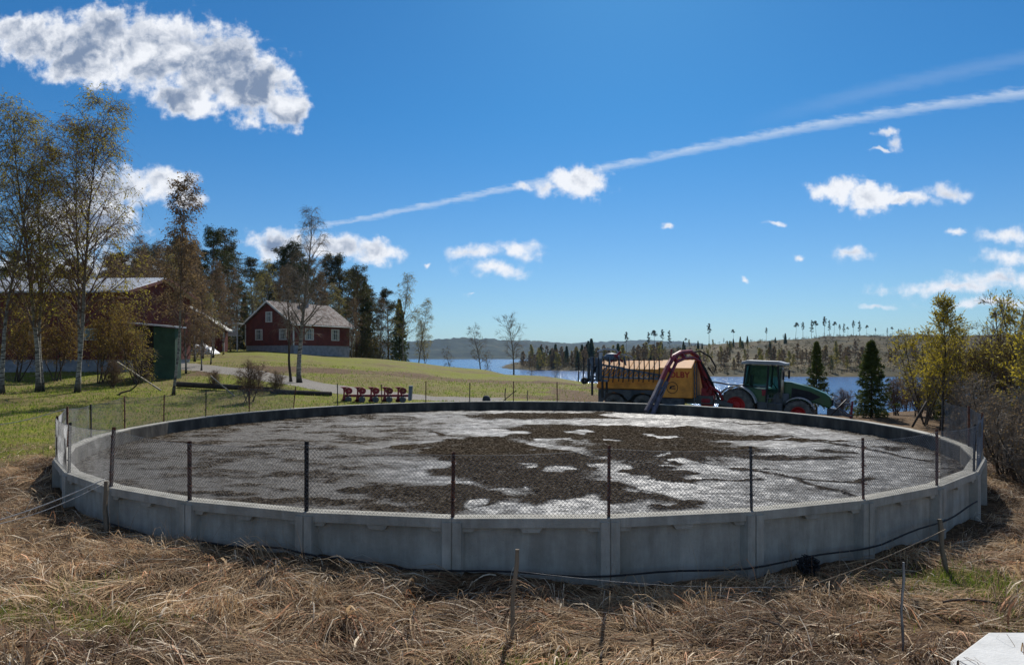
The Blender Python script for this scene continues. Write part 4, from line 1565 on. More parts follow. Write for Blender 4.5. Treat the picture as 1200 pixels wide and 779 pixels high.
# far trees: clear-cut ridge, shore and peninsula
R1 = pine('ridge_pine', 71, 13, .17, 1.6, .55, M_needle, 18, .5, 40)
R2 = pine('ridge_pine', 72, 12, .15, 1.3, .35, M_needle, 20, .5, 40)
R3 = pine('ridge_pine', 73, 12, .15, 1.9, .7, M_needle, 16, .5, 44)
ridge = [(932, 378), (941, 379), (951, 375), (957, 376), (966, 373), (972, 375), (977, 377), (984, 381), (989, 379), (994, 383), (1000, 377), (1007, 376), (1015, 381),
         (831, 381), (860, 386), (898, 385), (1040, 384), (1046, 383), (1053, 386), (1065, 386), (1163, 366), (759, 389), (768, 387), (776, 388), (785, 387), (734, 391), (918, 392), (1026, 385), (848, 396), (803, 396)]
ridge.sort()
ORD = ['leftmost', 'second', 'third', 'fourth', 'fifth', 'sixth', 'seventh', 'eighth', 'ninth', 'tenth', 'eleventh', 'twelfth', 'thirteenth', 'fourteenth', 'fifteenth']


def ridge_label(i):
    n = len(ridge)
    if i < 15:
        return 'lone seed pine on the ridge across the lake, ' + (ORD[i] if i == 0 else ORD[i] + ' from the left')
    j = n - 1 - i
    return 'lone seed pine on the ridge across the lake, ' + ('rightmost' if j == 0 else ORD[j] + ' from the right')


for i, (px, top) in enumerate(ridge):
    D = 598 + rnd.uniform(-14, 8)
    x, y, z = at(px, D)
    Ht = EYE + (HOR - top) / F * D - z
    pr = (R1, R2, R3)[i % 3]
    o = pr if id(pr) not in first else copy_tree(pr)
    first.add(id(pr))
    s_ = max(Ht, 4) / 12.3
    put(o, px, D, i, s_ * 0.9, s_, label=ridge_label(i), group='seed pines along the clear-cut ridge')
FB = broadleaf('far_birch', 74, 9, .1, 18, .12, 36, .27, 5, 6, leaf=M_budb, nleaf=2, lsize=.17, twig=M_twig, bark=M_barkd, tr=.04, twl=.7, tgrav=0)
FG = broadleaf('far_birch', 75, 9, .1, 18, .10, 36, .29, 5, 6, leaf=M_budg, nleaf=2, lsize=.17, twig=M_twigg, bark=M_barkd, tr=.04, twl=.7, tgrav=0)
FS = spruce('far_spruce', 76, 10, .12, 1.7, M_spruce, .5, .6)
cnt = [0, 0, 0]


def far(pr, px, D, s, lb, grp):
    o = pr if id(pr) not in first else copy_tree(pr)
    first.add(id(pr))
    put(o, px, D, rnd.uniform(0, 6), s, label=lb, group=grp)


for i in range(95):   # peninsula
    px = rnd.uniform(612, 775)
    D = rnd.uniform(432, 520) + (px > 700) * -30
    r1 = rnd.random()
    pr = FS if r1 < .14 else (FB if r1 < .7 else FG)
    far(pr, px, D, rnd.uniform(.9, 1.5), 'conifer in the wooded point reaching into the lake' if pr is FS else 'bare brown tree in the wooded point reaching into the lake',
        'trees on the wooded point')
for (px, h_) in ((651, 1.5), (693, 1.8), (682, 1.4), (664, 1.3)):
    far(FS, px, 470, h_, 'conifer standing above the others on the wooded point', 'trees on the wooded point')
for i in range(110):  # far shore right
    px = rnd.uniform(770, 1240)
    D = rnd.uniform(312, 400)
    pr = FB if rnd.random() < .6 else FG
    far(pr, px, D, rnd.uniform(.6, 1.15), 'leafless tree along the shore below the clear-cut slope', 'trees along the far shore')
for i in range(60):
    px = rnd.uniform(735, 925)
    D = rnd.uniform(400, 580)
    far(FS if rnd.random() < .55 else FG, px, D, rnd.uniform(.4, .85), 'small tree on the slope left of the clear-cut', 'trees on the slope')

def scrub():
    n = 5200
    u = rs.uniform(600, 1330, n)
    D = np.where(rs.rand(n) < .5, rs.uniform(305, 420, n), rs.uniform(400, 615, n))
    pen = rs.rand(n) < .3
    u = np.where(pen, rs.uniform(612, 800, n), u)
    D = np.where(pen, rs.uniform(400, 520, n), D)
    x = (u - 600) / F * D
    z = hgt(x, D)
    ok = (z > -5.8) & ((fbm(x * .02, D * .02, 4, 151) > .44) | pen)
    x, D, z, u, pen = x[ok], D[ok], z[ok], u[ok], pen[ok]
    n = len(x)
    hh = rs.uniform(1.0, 4.0, n) * (1.2 - .6 * sst(D, 380, 600))
    hh = np.where(pen, rs.uniform(3, 9, n), hh)
    per = 22
    ci = np.repeat(np.arange(n), per)
    m = len(ci)
    C = np.stack([x[ci] + rs.normal(0, .55, m) * hh[ci] * .5, D[ci] + rs.normal(0, .55, m) * hh[ci] * .5, z[ci] + rs.rand(m) * hh[ci]], -1)
    Vt, Fq_ = leafquads(rs, C, .22, 1.8)
    k1 = rs.rand(n)
    base = np.array([0.075, 0.045, 0.028])[None] * (1 - k1[:, None]) + np.array([0.07, 0.065, 0.022])[None] * k1[:, None]
    base = np.where((rs.rand(n) < .12)[:, None], np.array([0.03, 0.045, 0.018]), base)
    cc_ = np.repeat(base[ci] * rs.uniform(.6, 1.3, (m, 1)), 4, 0)
    return npmesh('distant_scrub', Vt, Fq_, M_blade, col=np.concatenate([cc_, np.ones((len(cc_), 1))], 1))


def undergrowth():
    n = 900
    u = rs.uniform(-20, 450, n)
    D = rs.uniform(88, 128, n)
    D = np.where(u < 280, D * .93, D)
    D = np.where((u > 270) & (u < 450), np.maximum(D, 112), D)
    D = np.where(u < 235, rs.uniform(66, 110, n), D)
    x = (u - 600) / F * D
    z = hgt(x, D)
    hh = rs.uniform(1.5, 6.5, n)
    per = 70
    ci = np.repeat(np.arange(n), per)
    m = len(ci)
    t = rs.rand(m)
    C = np.stack([x[ci] + rs.normal(0, .32, m) * hh[ci] * (1 - .5 * t), D[ci] + rs.normal(0, .3, m) * hh[ci], z[ci] + t * hh[ci]], -1)
    Vt, Fq_ = leafquads(rs, C, .09, 2.2)
    k1 = rs.rand(n)[:, None]
    base = np.array([0.17, 0.11, 0.055]) * (1 - k1) + np.array([0.15, 0.14, 0.04]) * k1
    base = np.where(rs.rand(n, 1) < .15, np.array([0.04, 0.06, 0.02]), base)
    cc_ = np.repeat(base[ci] * rs.uniform(.6, 1.3, (m, 1)), 4, 0)
    return npmesh('undergrowth', Vt, Fq_, M_blade, col=np.concatenate([cc_, np.ones((len(cc_), 1))], 1))


tag(undergrowth(), 'brown and olive brushwood filling the wood behind the farm buildings', 'brushwood', kind='stuff')
tag(scrub(), 'brown leafless scrub covering the shore and clear-cut slope across the lake', 'scrub', kind='stuff')

# ------------------------------------------------------------------ buildings
def clad(name, c1, c2, boards=7.0):
    q_ = newmat(name)
    tcn_ = q_.n('ShaderNodeTexCoord')
    wv_ = q_.n('ShaderNodeTexWave')
    wv_.wave_type = 'BANDS'
    wv_.bands_direction = 'DIAGONAL'
    mp_ = q_.n('ShaderNodeMapping')
    mp_.inputs['Scale'].default_value = (boards, boards, 0)
    q_.l(tcn_.outputs['Object'], mp_.inputs[0])
    q_.l(mp_.outputs[0], wv_.inputs[0])
    wv_.inputs['Scale'].default_value = 1.0
    wv_.inputs['Distortion'].default_value = 0.2
    nn = q_.noise(tcn_.outputs['Object'], 1.3, 6)
    col_ = q_.ramp(nn, [(0.35, c2), (0.65, c1)])
    q_.l(col_, q_.b.inputs['Base Color'])
    q_.b.inputs['Roughness'].default_value = .85
    q_.bump(wv_.outputs['Fac'], .6, .03)
    return q_.m


M_red = clad('red_boards', (0.17, 0.036, 0.024), (0.095, 0.022, 0.017))
M_dred = clad('faded_red_boards', (0.17, 0.032, 0.02), (0.085, 0.018, 0.013))
M_white = pmat('white_paint', (0.66, 0.66, 0.62), (0.5, 0.5, 0.47), 3, .6)
M_found = pmat('grey_foundation', (0.30, 0.31, 0.33), (0.19, 0.2, 0.22), 2, .9, .4)
M_glass = pmat('window_glass', (0.03, 0.045, 0.05), (0.02, 0.028, 0.03), 1, .08, spec=.8)
M_curt = pmat('pale_curtain', (0.42, 0.42, 0.37), (0.3, 0.3, 0.26), 4, .8)
M_metalroof = pmat('sheet_metal_roof', (0.66, 0.68, 0.7), (0.45, 0.47, 0.5), 1.5, .6, metallic=.0, stretch=(3, .5, 1))
M_greensh = clad('green_sheet', (0.05, 0.115, 0.07), (0.03, 0.075, 0.05), 16)
q_ = newmat('roof_tiles')
tcn_ = q_.n('ShaderNodeTexCoord')
br = q_.n('ShaderNodeTexBrick')
br.inputs['Scale'].default_value = 1.0
br.inputs['Brick Width'].default_value = .30
br.inputs['Row Height'].default_value = .36
br.inputs['Mortar Size'].default_value = .035
br.inputs['Color1'].default_value = (.15, .10, .085, 1)
br.inputs['Color2'].default_value = (.33, .30, .28, 1)
br.inputs['Mortar'].default_value = (.05, .035, .03, 1)
q_.l(tcn_.outputs['Object'], br.inputs[0])
q_.l(br.outputs[0], q_.b.inputs['Base Color'])
q_.b.inputs['Roughness'].default_value = .85
q_.b.inputs['Specular IOR Level'].default_value = .15
M_tiles = q_.m


def window(mb_parent, x, z, w, h, y=0.0, axis='Y', cross=True):
    """window facing -y (axis Y) or +x (axis X); frame part with pane and curtain sub-parts"""
    f = MB()

    def bx(a0, a1, d0, d1, z0, z1, m=0):
        if axis == 'Y':
            f.box(a0, a1, y + d0, y + d1, z0, z1, m)
        else:
            f.box(y - d1, y - d0, a0, a1, z0, z1, m)
    t = .11
    bx(x - w / 2 - t, x - w / 2, -.05, .02, z - t, z + h + t)
    bx(x + w / 2, x + w / 2 + t, -.05, .02, z - t, z + h + t)
    bx(x - w / 2, x + w / 2, -.05, .02, z - t, z)
    bx(x - w / 2, x + w / 2, -.05, .02, z + h, z + h + t)
    bx(x - .03, x + .03, -.042, .02, z, z + h)
    if cross:
        bx(x - w / 2, x + w / 2, -.036, .02, z + h * .64, z + h * .64 + .05)
    fr = f.build('window', M_white, mb_parent)
    p = MB()
    if axis == 'Y':
        p.box(x - w / 2, x + w / 2, y - .02, y + .01, z, z + h)
    else:
        p.box(y - .01, y + .02, x - w / 2, x + w / 2, z, z + h)
    p.build('pane', M_glass, fr)
    c_ = MB()
    for s in (-1, 1):
        a0, a1 = sorted((x + s * w / 2, x + s * w * .2))
        if axis == 'Y':
            c_.box(a0, a1, y - .026, y - .021, z + .05, z + h)
        else:
            c_.box(y + .021, y + .026, a0, a1, z + .05, z + h)
    c_.build('curtain', M_curt, fr)
    return fr


def gable_house(root, Lx, Wy, He, Hr, mwall, mroof, over=.4, gable='X', ft=.6, fmat=None, found=True):
    """ridge along local x; gables at the ends x = 0 and x = Lx; the front wall is y = 0"""
    w = MB()
    w.prism([(0, ft), (Wy, ft), (Wy, He), (Wy / 2, Hr), (0, He)], 0, Lx, axis='X')
    w.build('wall', mwall, root)
    if found:
        f = MB()
        f.box(.04, Lx - .04, .04, Wy - .04, -1.2, ft)
        f.build('foundation', fmat or M_found, root)
    r = MB()
    sl_ = (Hr - He) / (Wy / 2)
    th_ = .14
    for s in (0, 1):
        if s == 0:
            pr_ = [(-over, He - over * sl_ + .02), (Wy / 2, Hr + .02), (Wy / 2, Hr + .02 + th_), (-over, He - over * sl_ + .02 + th_)]
        else:
            pr_ = [(Wy + over, He - over * sl_ + .02), (Wy / 2, Hr + .02), (Wy / 2, Hr + .02 + th_), (Wy + over, He - over * sl_ + .02 + th_)]
        r.prism(pr_, -over, Lx + over, axis='X')
    rf = r.build('roof', mroof, root)
    # barge boards
    for xx in (-over - .03, Lx + over):
        b = MB()
        b.prism([(-over, He - over * sl_ - .08), (Wy / 2, Hr - .08), (Wy / 2, Hr + .18), (-over, He - over * sl_ + .18)], xx, xx + .03, axis='X')
        b.prism([(Wy + over, He - over * sl_ - .08), (Wy / 2, Hr - .08), (Wy / 2, Hr + .18), (Wy + over, He - over * sl_ + .18)], xx, xx + .03, axis='X')
        b.build('barge_board', M_white, root)
    return rf


# red house: gable faces the camera's left, long side to the right
D = 85
c0 = at(344, D)           # near corner between gable and long wall
zb = EYE + (HOR - 409) / F * D   # gable foot
rz_h = R(60)
house = empty('red_house', (c0[0], c0[1], zb - 1.0), rz_h, 'red wooden house with tiled roof and grey stone foundation', 'house')
Wg, Ll = 9.0, 10.0
# local x runs along the ridge away from the gable: front wall y=0 faces camera-right
rf = gable_house(house, Ll, Wg, 4.3, 7.1, M_red, M_tiles, .45, ft=1.5)
g2 = MB()


def gable_window(yc, z, w, h):
    f = MB()
    t = .11
    f.box(-.05, .02, yc - w / 2 - t, yc - w / 2, z - t, z + h + t)
    f.box(-.05, .02, yc + w / 2, yc + w / 2 + t, z - t, z + h + t)
    f.box(-.05, .02, yc - w / 2, yc + w / 2, z - t, z)
    f.box(-.05, .02, yc - w / 2, yc + w / 2, z + h, z + h + t)
    f.box(-.04, .02, yc - .03, yc + .03, z, z + h)
    f.box(-.035, .02, yc - w / 2, yc + w / 2, z + h * .62, z + h * .62 + .05)
    fr = f.build('window', M_white, house)
    p = MB()
    p.box(-.015, .01, yc - w / 2, yc + w / 2, z, z + h)
    p.build('pane', M_glass, fr)
    c_ = MB()
    c_.box(-.024, -.016, yc - w / 2, yc - w * .2, z + .04, z + h)
    c_.box(-.024, -.016, yc + w * .2, yc + w / 2, z + .04, z + h)
    c_.build('curtain', M_curt, fr)


gable_window(6.4, 2.3, 1.15, 1.2)
gable_window(4.5, 4.6, 1.0, 1.15)
gable_window(1.9, 2.3, 1.15, 1.2)
window(house, 7.2, 2.3, 1.25, 1.3)
window(house, 2.6, 2.3, 1.25, 1.3)
for (x_, y_) in ((0, 0), (0, Wg), (Ll, 0)):
    cb = MB()
    cb.box(x_ - .07, x_ + .07, y_ - .07, y_ + .07, 1.5, 4.3)
    cb.build('corner_board', M_white, house)
ch = MB()
ch.box(5.2, 5.9, 3.6, 4.2, 6.6, 7.9)
ch.build('chimney', M_found, rf)
gt = MB()
gt.tube([(-.4, -.52, 4.02), (Ll + .4, -.52, 4.02)], .06, 8)
gt.build('gutter', M_white, rf)
# porch
px0 = at(272, 87)
porch = empty('porch', (px0[0], px0[1], zb - .3), R(0), 'small white railed balcony porch between the two red houses', 'porch')
p = MB()
p.box(-1.0, 1.0, -.8, .8, 2.0, 2.1)
p.build('deck', M_white, porch)
p = MB()
p.prism([(-1.25, 3.35), (1.25, 3.55), (1.25, 3.65), (-1.25, 3.45)], -1, 1)
p.build('roof', M_metalroof, porch)
p = MB()
for x_ in (-.95, .95):
    p.box(x_ - .06, x_ + .06, -.78, -.66, -.6, 3.5)
p.build('post', M_white, porch)
p = MB()
for i in range(13):
    p.box(-.88 + i * .145, -.80 + i * .145, -.76, -.73, 2.1, 2.9)
p.box(-.9, .9, -.8, -.72, 2.9, 2.97)
p.build('railing', M_white, porch)
p = MB()
for i in range(6):
    p.box(-1.9, -1.05, -.5 - i * .0, .4, -.3 + i * .17, -.15 + i * .17, rot=None)
    p.box(-2.1 + i * .17, -1.05, -.45, .35, -.3 + i * .3, -.22 + i * .3)
p.build('stairs', M_white, porch)

# small red shed between barn and house
s0 = at(262, 80)
shed = empty('red_shed', (s0[0] - 5.4, s0[1], zb - .9), R(0), 'low red shed with white corner and bright roof edge left of the porch', 'shed')
w = MB()
w.prism([(0, 0), (5.4, 0), (5.4, 3.2), (1.2, 5.8), (0, 5.4)], 0, 1.2, axis='Y')
w.build('wall', M_dred, shed)
w = MB()
w.prism([(5.9, 2.95), (1.2, 5.85), (1.2, 6.0), (5.9, 3.1)], -.25, 1.4, axis='Y')
w.prism([(-1.6, 4.1), (1.2, 5.85), (1.2, 6.0), (-1.6, 4.25)], -.25, 1.4, axis='Y')
w.build('roof', M_white, shed)
w = MB()
w.box(5.3, 5.45, -.06, .1, 0, 3.1)
w.build('corner_board', M_white, shed)

# white covered boat / tarpaulin heap by the shed
t0 = at(252, 76)
M_tarp = pmat('white_tarpaulin', (0.7, 0.71, 0.74), (0.5, 0.52, 0.56), 2, .5, .5, bscale=3)
tarp = MB()
nU, nV = 22, 9
vs, fs = [], []
for i in range(nU):
    u = i / (nU - 1)
    hh_ = (1.0 * (1 - u) ** .9 + .45) * (math.sin(math.pi * min(u * 1.2 + .06, 1)) ** .4) * (1 + .10 * math.sin(u * 23))
    for j in range(nV):
        v = j / (nV - 1)
        a_ = math.pi * v
        vs.append((u * 3.4 - 2.4, -math.cos(a_) * 1.0 * (1 + .12 * math.sin(u * 19 + j)), max(0, math.sin(a_)) ** .7 * hh_ - .1))
for i in range(nU - 1):
    for j in range(nV - 1):
        fs.append((i * nV + j, (i + 1) * nV + j, (i + 1) * nV + j + 1, i * nV + j + 1))
tarp.add(vs, fs)
o = tarp.build('tarpaulin', M_tarp, loc=t0, smooth_=False)
tag(o, 'white tarpaulin draped over a sloping heap beside the red shed', 'tarpaulin')

# barn
D = 52
b1 = at(151, D)
zb2 = EYE - (435 - HOR) / F * D
barn = empty('red_barn', (b1[0], b1[1], zb2), R(-3), 'long red barn with pale sheet metal roof behind the birches', 'barn')
Lb, Wb = 16.0, 9.0
w = MB()
w.prism([(0, .9), (Wb, .9), (Wb, 6.2), (Wb / 2, 7.5), (0, 6.2)], -Lb, 0, axis='X')
w.build('wall', M_dred, barn)
w = MB()
w.box(-Lb, -.05, .05, Wb, -1.0, .9)
w.build('foundation', M_found, barn)
w = MB()
for pr_ in ([(-.9, 6.0), (Wb / 2, 7.56), (Wb / 2, 7.69), (-.9, 6.13)], [(Wb + .9, 6.0), (Wb / 2, 7.56), (Wb / 2, 7.69), (Wb + .9, 6.13)]):
    w.prism(pr_, -Lb - .5, .6, axis='X')
for i in range(80):
    x_ = -Lb - .4 + i * (Lb + .9) / 80
    sl_ = (7.55 - 5.18) / (Wb / 2 + .9)
    w.add([(x_, -.9, 6.13), (x_ + .05, -.9, 6.13), (x_ + .05, Wb / 2, 7.69), (x_, Wb / 2, 7.69), (x_, -.9, 6.17), (x_ + .05, -.9, 6.17), (x_ + .05, Wb / 2, 7.73), (x_, Wb / 2, 7.73)],
          [(4, 5, 6, 7), (0, 4, 7, 3), (1, 2, 6, 5), (0, 1, 5, 4)])
w.build('roof', M_metalroof, barn)
w = MB()
w.bar((.62, -.9, 6.03), (.62, Wb / 2, 7.58), .04, .22)
w.bar((.62, Wb / 2, 7.58), (.62, Wb + .9, 6.03), .04, .22)
w.build('barge_board', M_dred, barn)
for x_ in (-3.0, -7.5, -12):
    d = MB()
    d.box(x_ - .5, x_ + .5, -.05, .02, 2.4, 3.3)
    fr = d.build('window', M_white, barn)
    d = MB()
    d.box(x_ - .42, x_ + .42, -.062, -.052, 2.48, 3.22)
    d.build('pane', M_glass, fr)
d = MB()
d.box(-5.9, -4.6, -.08, .0, .95, 3.1)
d.build('door', M_dred, barn)

# lean-to: green sheeted shed with pale roof edge, in front of the barn gable
g0 = at(180, 46)
lean_ = empty('green_shed', (g0[0], g0[1], EYE - (441 - HOR) / F * 46), R(-6), 'green sheet metal shed end with slanting pale roof edge beside the barn', 'shed')
w = MB()
w.prism([(0, -.8), (1.55, -.8), (1.55, 3.25), (0, 3.4)], 0, .7, axis='Y')
w.build('wall', M_greensh, lean_)
w = MB()
w.box(-1.65, -.01, .25, .9, -.8, 3.45)
w.build('side_wall', pmat('dark_planks', (0.05, .04, .03), (.025, .02, .016), 5, .9), lean_)
w = MB()
w.prism([(-1.95, 3.62), (1.75, 3.3), (1.75, 3.4), (-1.95, 3.72)], -.25, 1.0, axis='Y')
w.build('roof', M_metalroof, lean_)

# retaining log and planks
M_log = pmat('weathered_timber', (0.07, 0.055, 0.042), (0.03, 0.024, 0.02), 5, .9, .5)
M_plank = pmat('grey_timber', (0.3, 0.26, 0.2), (0.17, 0.145, 0.11), 6, .85, .4, stretch=(.3, 1, 1))
a0, a1 = at(208, 40.5), at(318, 39.0)
p = MB()
p.tube([(a0[0], a0[1], a0[2] + .2), (a0[0] * .5 + a1[0] * .5, 39.8, a0[2] * .5 + a1[2] * .5 + .18), (a1[0], a1[1], a1[2] + .15)], [.17, .16, .14], 10)
tag(p.build('retaining_log', M_log), 'long dark timber log lying along the grass below the gravel track', 'log')
a0, a1 = at(318, 38.2), at(388, 37.4)
p = MB()
p.tube([(a0[0], a0[1], a0[2] + .12), (a1[0], a1[1], a1[2] + .1)], .14, 9)
tag(p.build('fallen_log', M_log), 'thinner dark log on the grass at the foot of the bare grey birch', 'log')
p = MB()
a0 = at(262, 36.3)
p.box(-.9, .9, -.06, .06, -.03, .02, rot=(0, R(42), R(10)))
tag(p.build('loose_plank', M_plank, loc=(a0[0], a0[1], a0[2] + .55)), 'pale plank leaning against the long dark log', 'plank')
p = MB()
p.box(-1.5, 1.5, -.05, .05, -.04, .03, rot=(0, R(33), 0))
a0 = at(163, 38.5)
tag(p.build('leaning_pole', M_plank, loc=(a0[0], a0[1], a0[2] + .8)), 'pale pole leaning before the dark side of the green shed', 'pole')

# ------------------------------------------------------------------ tractor and tanker
M_green = pmat('tractor_green', (0.008, 0.095, 0.024), (0.02, 0.065, 0.024), 2, .32, spec=.5, coat=.15)
M_grey = pmat('tractor_grey', (0.10, 0.11, 0.12), (0.07, 0.075, 0.08), 3, .45)
M_fender = pmat('fender_grey', (0.45, 0.47, 0.5), (0.33, 0.35, 0.38), 3, .35)
M_black = pmat('black_rubber', (0.028, 0.028, 0.03), (0.016, 0.016, 0.018), 6, .8, .3)
M_tyre = pmat('dusty_tyre', (0.17, 0.165, 0.155), (0.07, 0.07, 0.068), 4, .85, .5)
M_redp = pmat('red_machine_paint', (0.32, 0.028, 0.04), (0.13, 0.018, 0.024), 4, .5)
M_redrim = pmat('red_rim_paint', (0.5, 0.02, 0.02), (0.34, 0.02, 0.02), 3, .45)
M_roofw = pmat('cab_roof_grey', (0.32, 0.34, 0.37), (0.22, 0.24, 0.26), 3, .5)
M_orange = pmat('tank_orange', (0.80, 0.36, 0.075), (0.5, 0.21, 0.05), 1.6, .6, c3=(0.70, .30, .06), spec=.2)
M_frame = pmat('galvanised_blue_frame', (0.15, 0.19, 0.24), (0.07, 0.09, 0.12), 5, .5, metallic=.3)
M_cab = bpy.data.materials.new('tinted_cab_glass')
M_cab.use_nodes = True
bb = M_cab.node_tree.nodes['Principled BSDF']
bb.inputs['Base Color'].default_value = (0.05, 0.15, 0.11, 1)
bb.inputs['Roughness'].default_value = .05
bb.inputs['Transmission Weight'].default_value = .85
bb.inputs['IOR'].default_value = 1.2
M_dirt = pmat('dirty_panel', (0.10, 0.11, 0.12), (0.035, 0.045, 0.06), 2.5, .75)
M_chrome = pmat('exhaust_steel', (0.5, 0.46, 0.4), (0.3, 0.27, 0.23), 3, .35, metallic=.7)


def wheel(root, c, r, w, rimr, rimmat, name='wheel', lug=True, n=36):
    e = empty(name)
    e.parent = root
    e.location = c
    t = MB()
    t.lathe([(rimr, -w / 2 + .03), (rimr + .06, -w / 2), (r - .10, -w / 2), (r - .03, -w / 2 + .06), (r - .03, w / 2 - .06), (r - .10, w / 2), (rimr + .06, w / 2), (rimr, w / 2 - .03)], (0, 0, 0), n=n)
    if lug:
        nl_ = 20
        for i in range(nl_):
            for s in (-1, 1):
                a_ = 2 * math.pi * (i + (.5 if s > 0 else 0)) / nl_
                ca, sa = math.cos(a_), math.sin(a_)
                a2 = a_ + .16
                p0 = (math.cos(a_) * (r - .01), s * .02, math.sin(a_) * (r - .01))
                p1 = (math.cos(a2) * (r - .01), s * w * .48, math.sin(a2) * (r - .01))
                t.bar(p0, p1, .05, .055)
    t.build('tyre', M_tyre, e, smooth_=False)
    q = MB()
    q.lathe([(rimr, -w / 2 + .04), (rimr - .03, -w / 2 + .03), (rimr - .05, -w / 2 + .12), (rimr * .55, -w / 2 + .16), (rimr * .45, -w / 2 + .10), (rimr * .2, -w / 2 + .09), (.001, -w / 2 + .07)], (0, 0, 0), n=n)
    q.lathe([(rimr, w / 2 - .04), (rimr * .5, w / 2 - .15), (.001, w / 2 - .1)], (0, 0, 0), n=n)
    for i in range(8):
        a_ = 2 * math.pi * i / 8
        q.lathe([(.001, -.03), (.022, -.03), (.022, 0)], (math.cos(a_) * rimr * .34, -w / 2 + .09, math.sin(a_) * rimr * .34), n=6)
    q.build('rim', rimmat, e, smooth_=False)
    return e


YAW = R(-30)
tx, ty, tz = at(866, 35.6)
TZ = -0.10
tractor = empty('tractor', (tx, ty, TZ), YAW, 'green tractor with grey cab roof and red rims parked behind the tank rim', 'tractor')
tractor.rotation_euler = (0, R(2), R(-28))
# camera looks at its right side (local -y)
for s in (-1, 1):
    wheel(tractor, (0, s * .93, .86), .86, .55, .46, M_redrim)
    wheel(tractor, (2.95, s * .90, .66), .66, .44, .35, M_redrim)
c_ = MB()
c_.prism([(.2, .95), (2.2, .95), (2.3, 1.45), (1.9, 1.75), (.55, 1.8), (.1, 1.5)], -.62, .62)
c_.box(-.2, 3.6, -.28, .28, .5, 1.0)
c_.box(1.0, 2.2, -.85, -.45, .62, 1.1)     # tank / steps
c_.box(1.0, 2.2, .45, .85, .62, 1.1)
c_.box(-.35, .25, -.35, .35, .55, 1.25)
c_.build('chassis', M_grey, tractor, bevel=.03)
c_ = MB()
c_.prism([(.45, 1.05), (1.62, 1.05), (1.75, 1.55), (1.0, 1.75), (.35, 1.95), (.12, 1.8), (.2, 1.35)], -.70, .70)
c_.build('body_panel', M_green, tractor, bevel=.03)
# cab: pillars and glass
cf = MB()
pil = [((.28, 1.85), (.38, 2.98)), ((1.40, 1.1), (1.46, 2.98)), ((2.02, 1.65), (1.90, 2.98))]
for s in (-1, 1):
    for (a_, b_) in pil:
        cf.bar((a_[0], s * .72, a_[1]), (b_[0], s * .74, b_[1]), .09, .07)
    cf.bar((.28, s * .72, 1.86), (1.40, s * .72, 1.86), .06, .06)
for x_ in (.38, 1.9):
    cf.bar((x_, -.72, 2.95), (x_, .72, 2.95), .06, .06)
cf.build('cab_frame', M_black, tractor)
gl = MB()
for s in (-1, 1):
    gl.add([(.33, s * .75, 1.9), (1.37, s * .75, 1.9), (1.43, s * .75, 2.95), (.42, s * .75, 2.95)], [(0, 1, 2, 3)])
    gl.add([(1.46, s * .75, 1.2), (1.98, s * .75, 1.7), (1.88, s * .75, 2.95), (1.50, s * .75, 2.95)], [(0, 1, 2, 3)])
gl.add([(2.03, -.7, 1.72), (2.03, .7, 1.72), (1.93, .72, 2.95), (1.93, -.72, 2.95)], [(0, 1, 2, 3)])
gl.add([(.26, -.7, 1.92), (.26, .7, 1.92), (.38, .72, 2.95), (.38, -.72, 2.95)], [(0, 1, 2, 3)])
gl.build('cab_glass', M_cab, tractor)
c_ = MB()
c_.prism([(.12, 3.0), (.16, 3.12), (.4, 3.2), (1.9, 3.2), (2.2, 3.12), (2.26, 3.0)], -.82, .82)
c_.build('cab_roof', M_roofw, tractor, bevel=.03)
c_ = MB()
for y_ in (-.6, -.3, .3, .6):
    c_.lathe([(.001, 0), (.07, 0), (.07, -.08), (.001, -.08)], (2.3, y_, 3.06), axis='X', n=12)
c_.build('work_light', M_white, tractor)
c_ = MB()
c_.box(.6, 1.05, -.25, .25, 1.6, 1.75)
c_.box(.5, .65, -.25, .25, 1.7, 2.45)
c_.build('seat', M_black, tractor, bevel=.04)
c_ = MB()
c_.lathe([(.17, -.015), (.2, 0), (.17, .015), (.15, 0), (.17, -.015)], (1.5, 0, 2.15), axis='X', n=18)
c_.bar((1.5, 0, 2.15), (1.85, 0, 1.7), .05, .05)
c_.build('steering_wheel', M_black, tractor)
bo = MB()
bo.prism([(1.98, 1.25), (2.05, 2.18), (2.5, 2.17), (3.4, 1.97), (4.1, 1.70), (4.35, 1.50), (4.42, 1.15), (4.3, .95), (3.6, 1.2), (2.6, 1.1)], -.40, .40)
bo.build('bonnet', M_green, tractor, bevel=.07)
bt = MB()
bt.add([(2.5, -.2, 2.185), (2.5, .2, 2.185), (3.4, .2, 1.985), (3.4, -.2, 1.985), (4.1, .2, 1.715), (4.1, -.2, 1.715)], [(0, 1, 2, 3), (3, 2, 4, 5)])
gr = MB()
for s in (-1, 1):
    gr.prism([(2.55, 1.35), (3.5, 1.3), (3.9, 1.5), (3.4, 1.75), (2.55, 1.9)], s * .402 - .008, s * .402 + .008)
gr.box(4.38, 4.46, -.3, .3, 1.1, 1.4)
gr.build('grille', M_black, tractor)
hl = MB()
for s in (-1, 1):
    hl.lathe([(.001, 0), (.08, 0), (.09, -.05), (.001, -.06)], (4.46, s * .22, 1.45), axis='X', n=12)
hl.build('headlight', M_white, tractor)
# fenders
fd = MB()


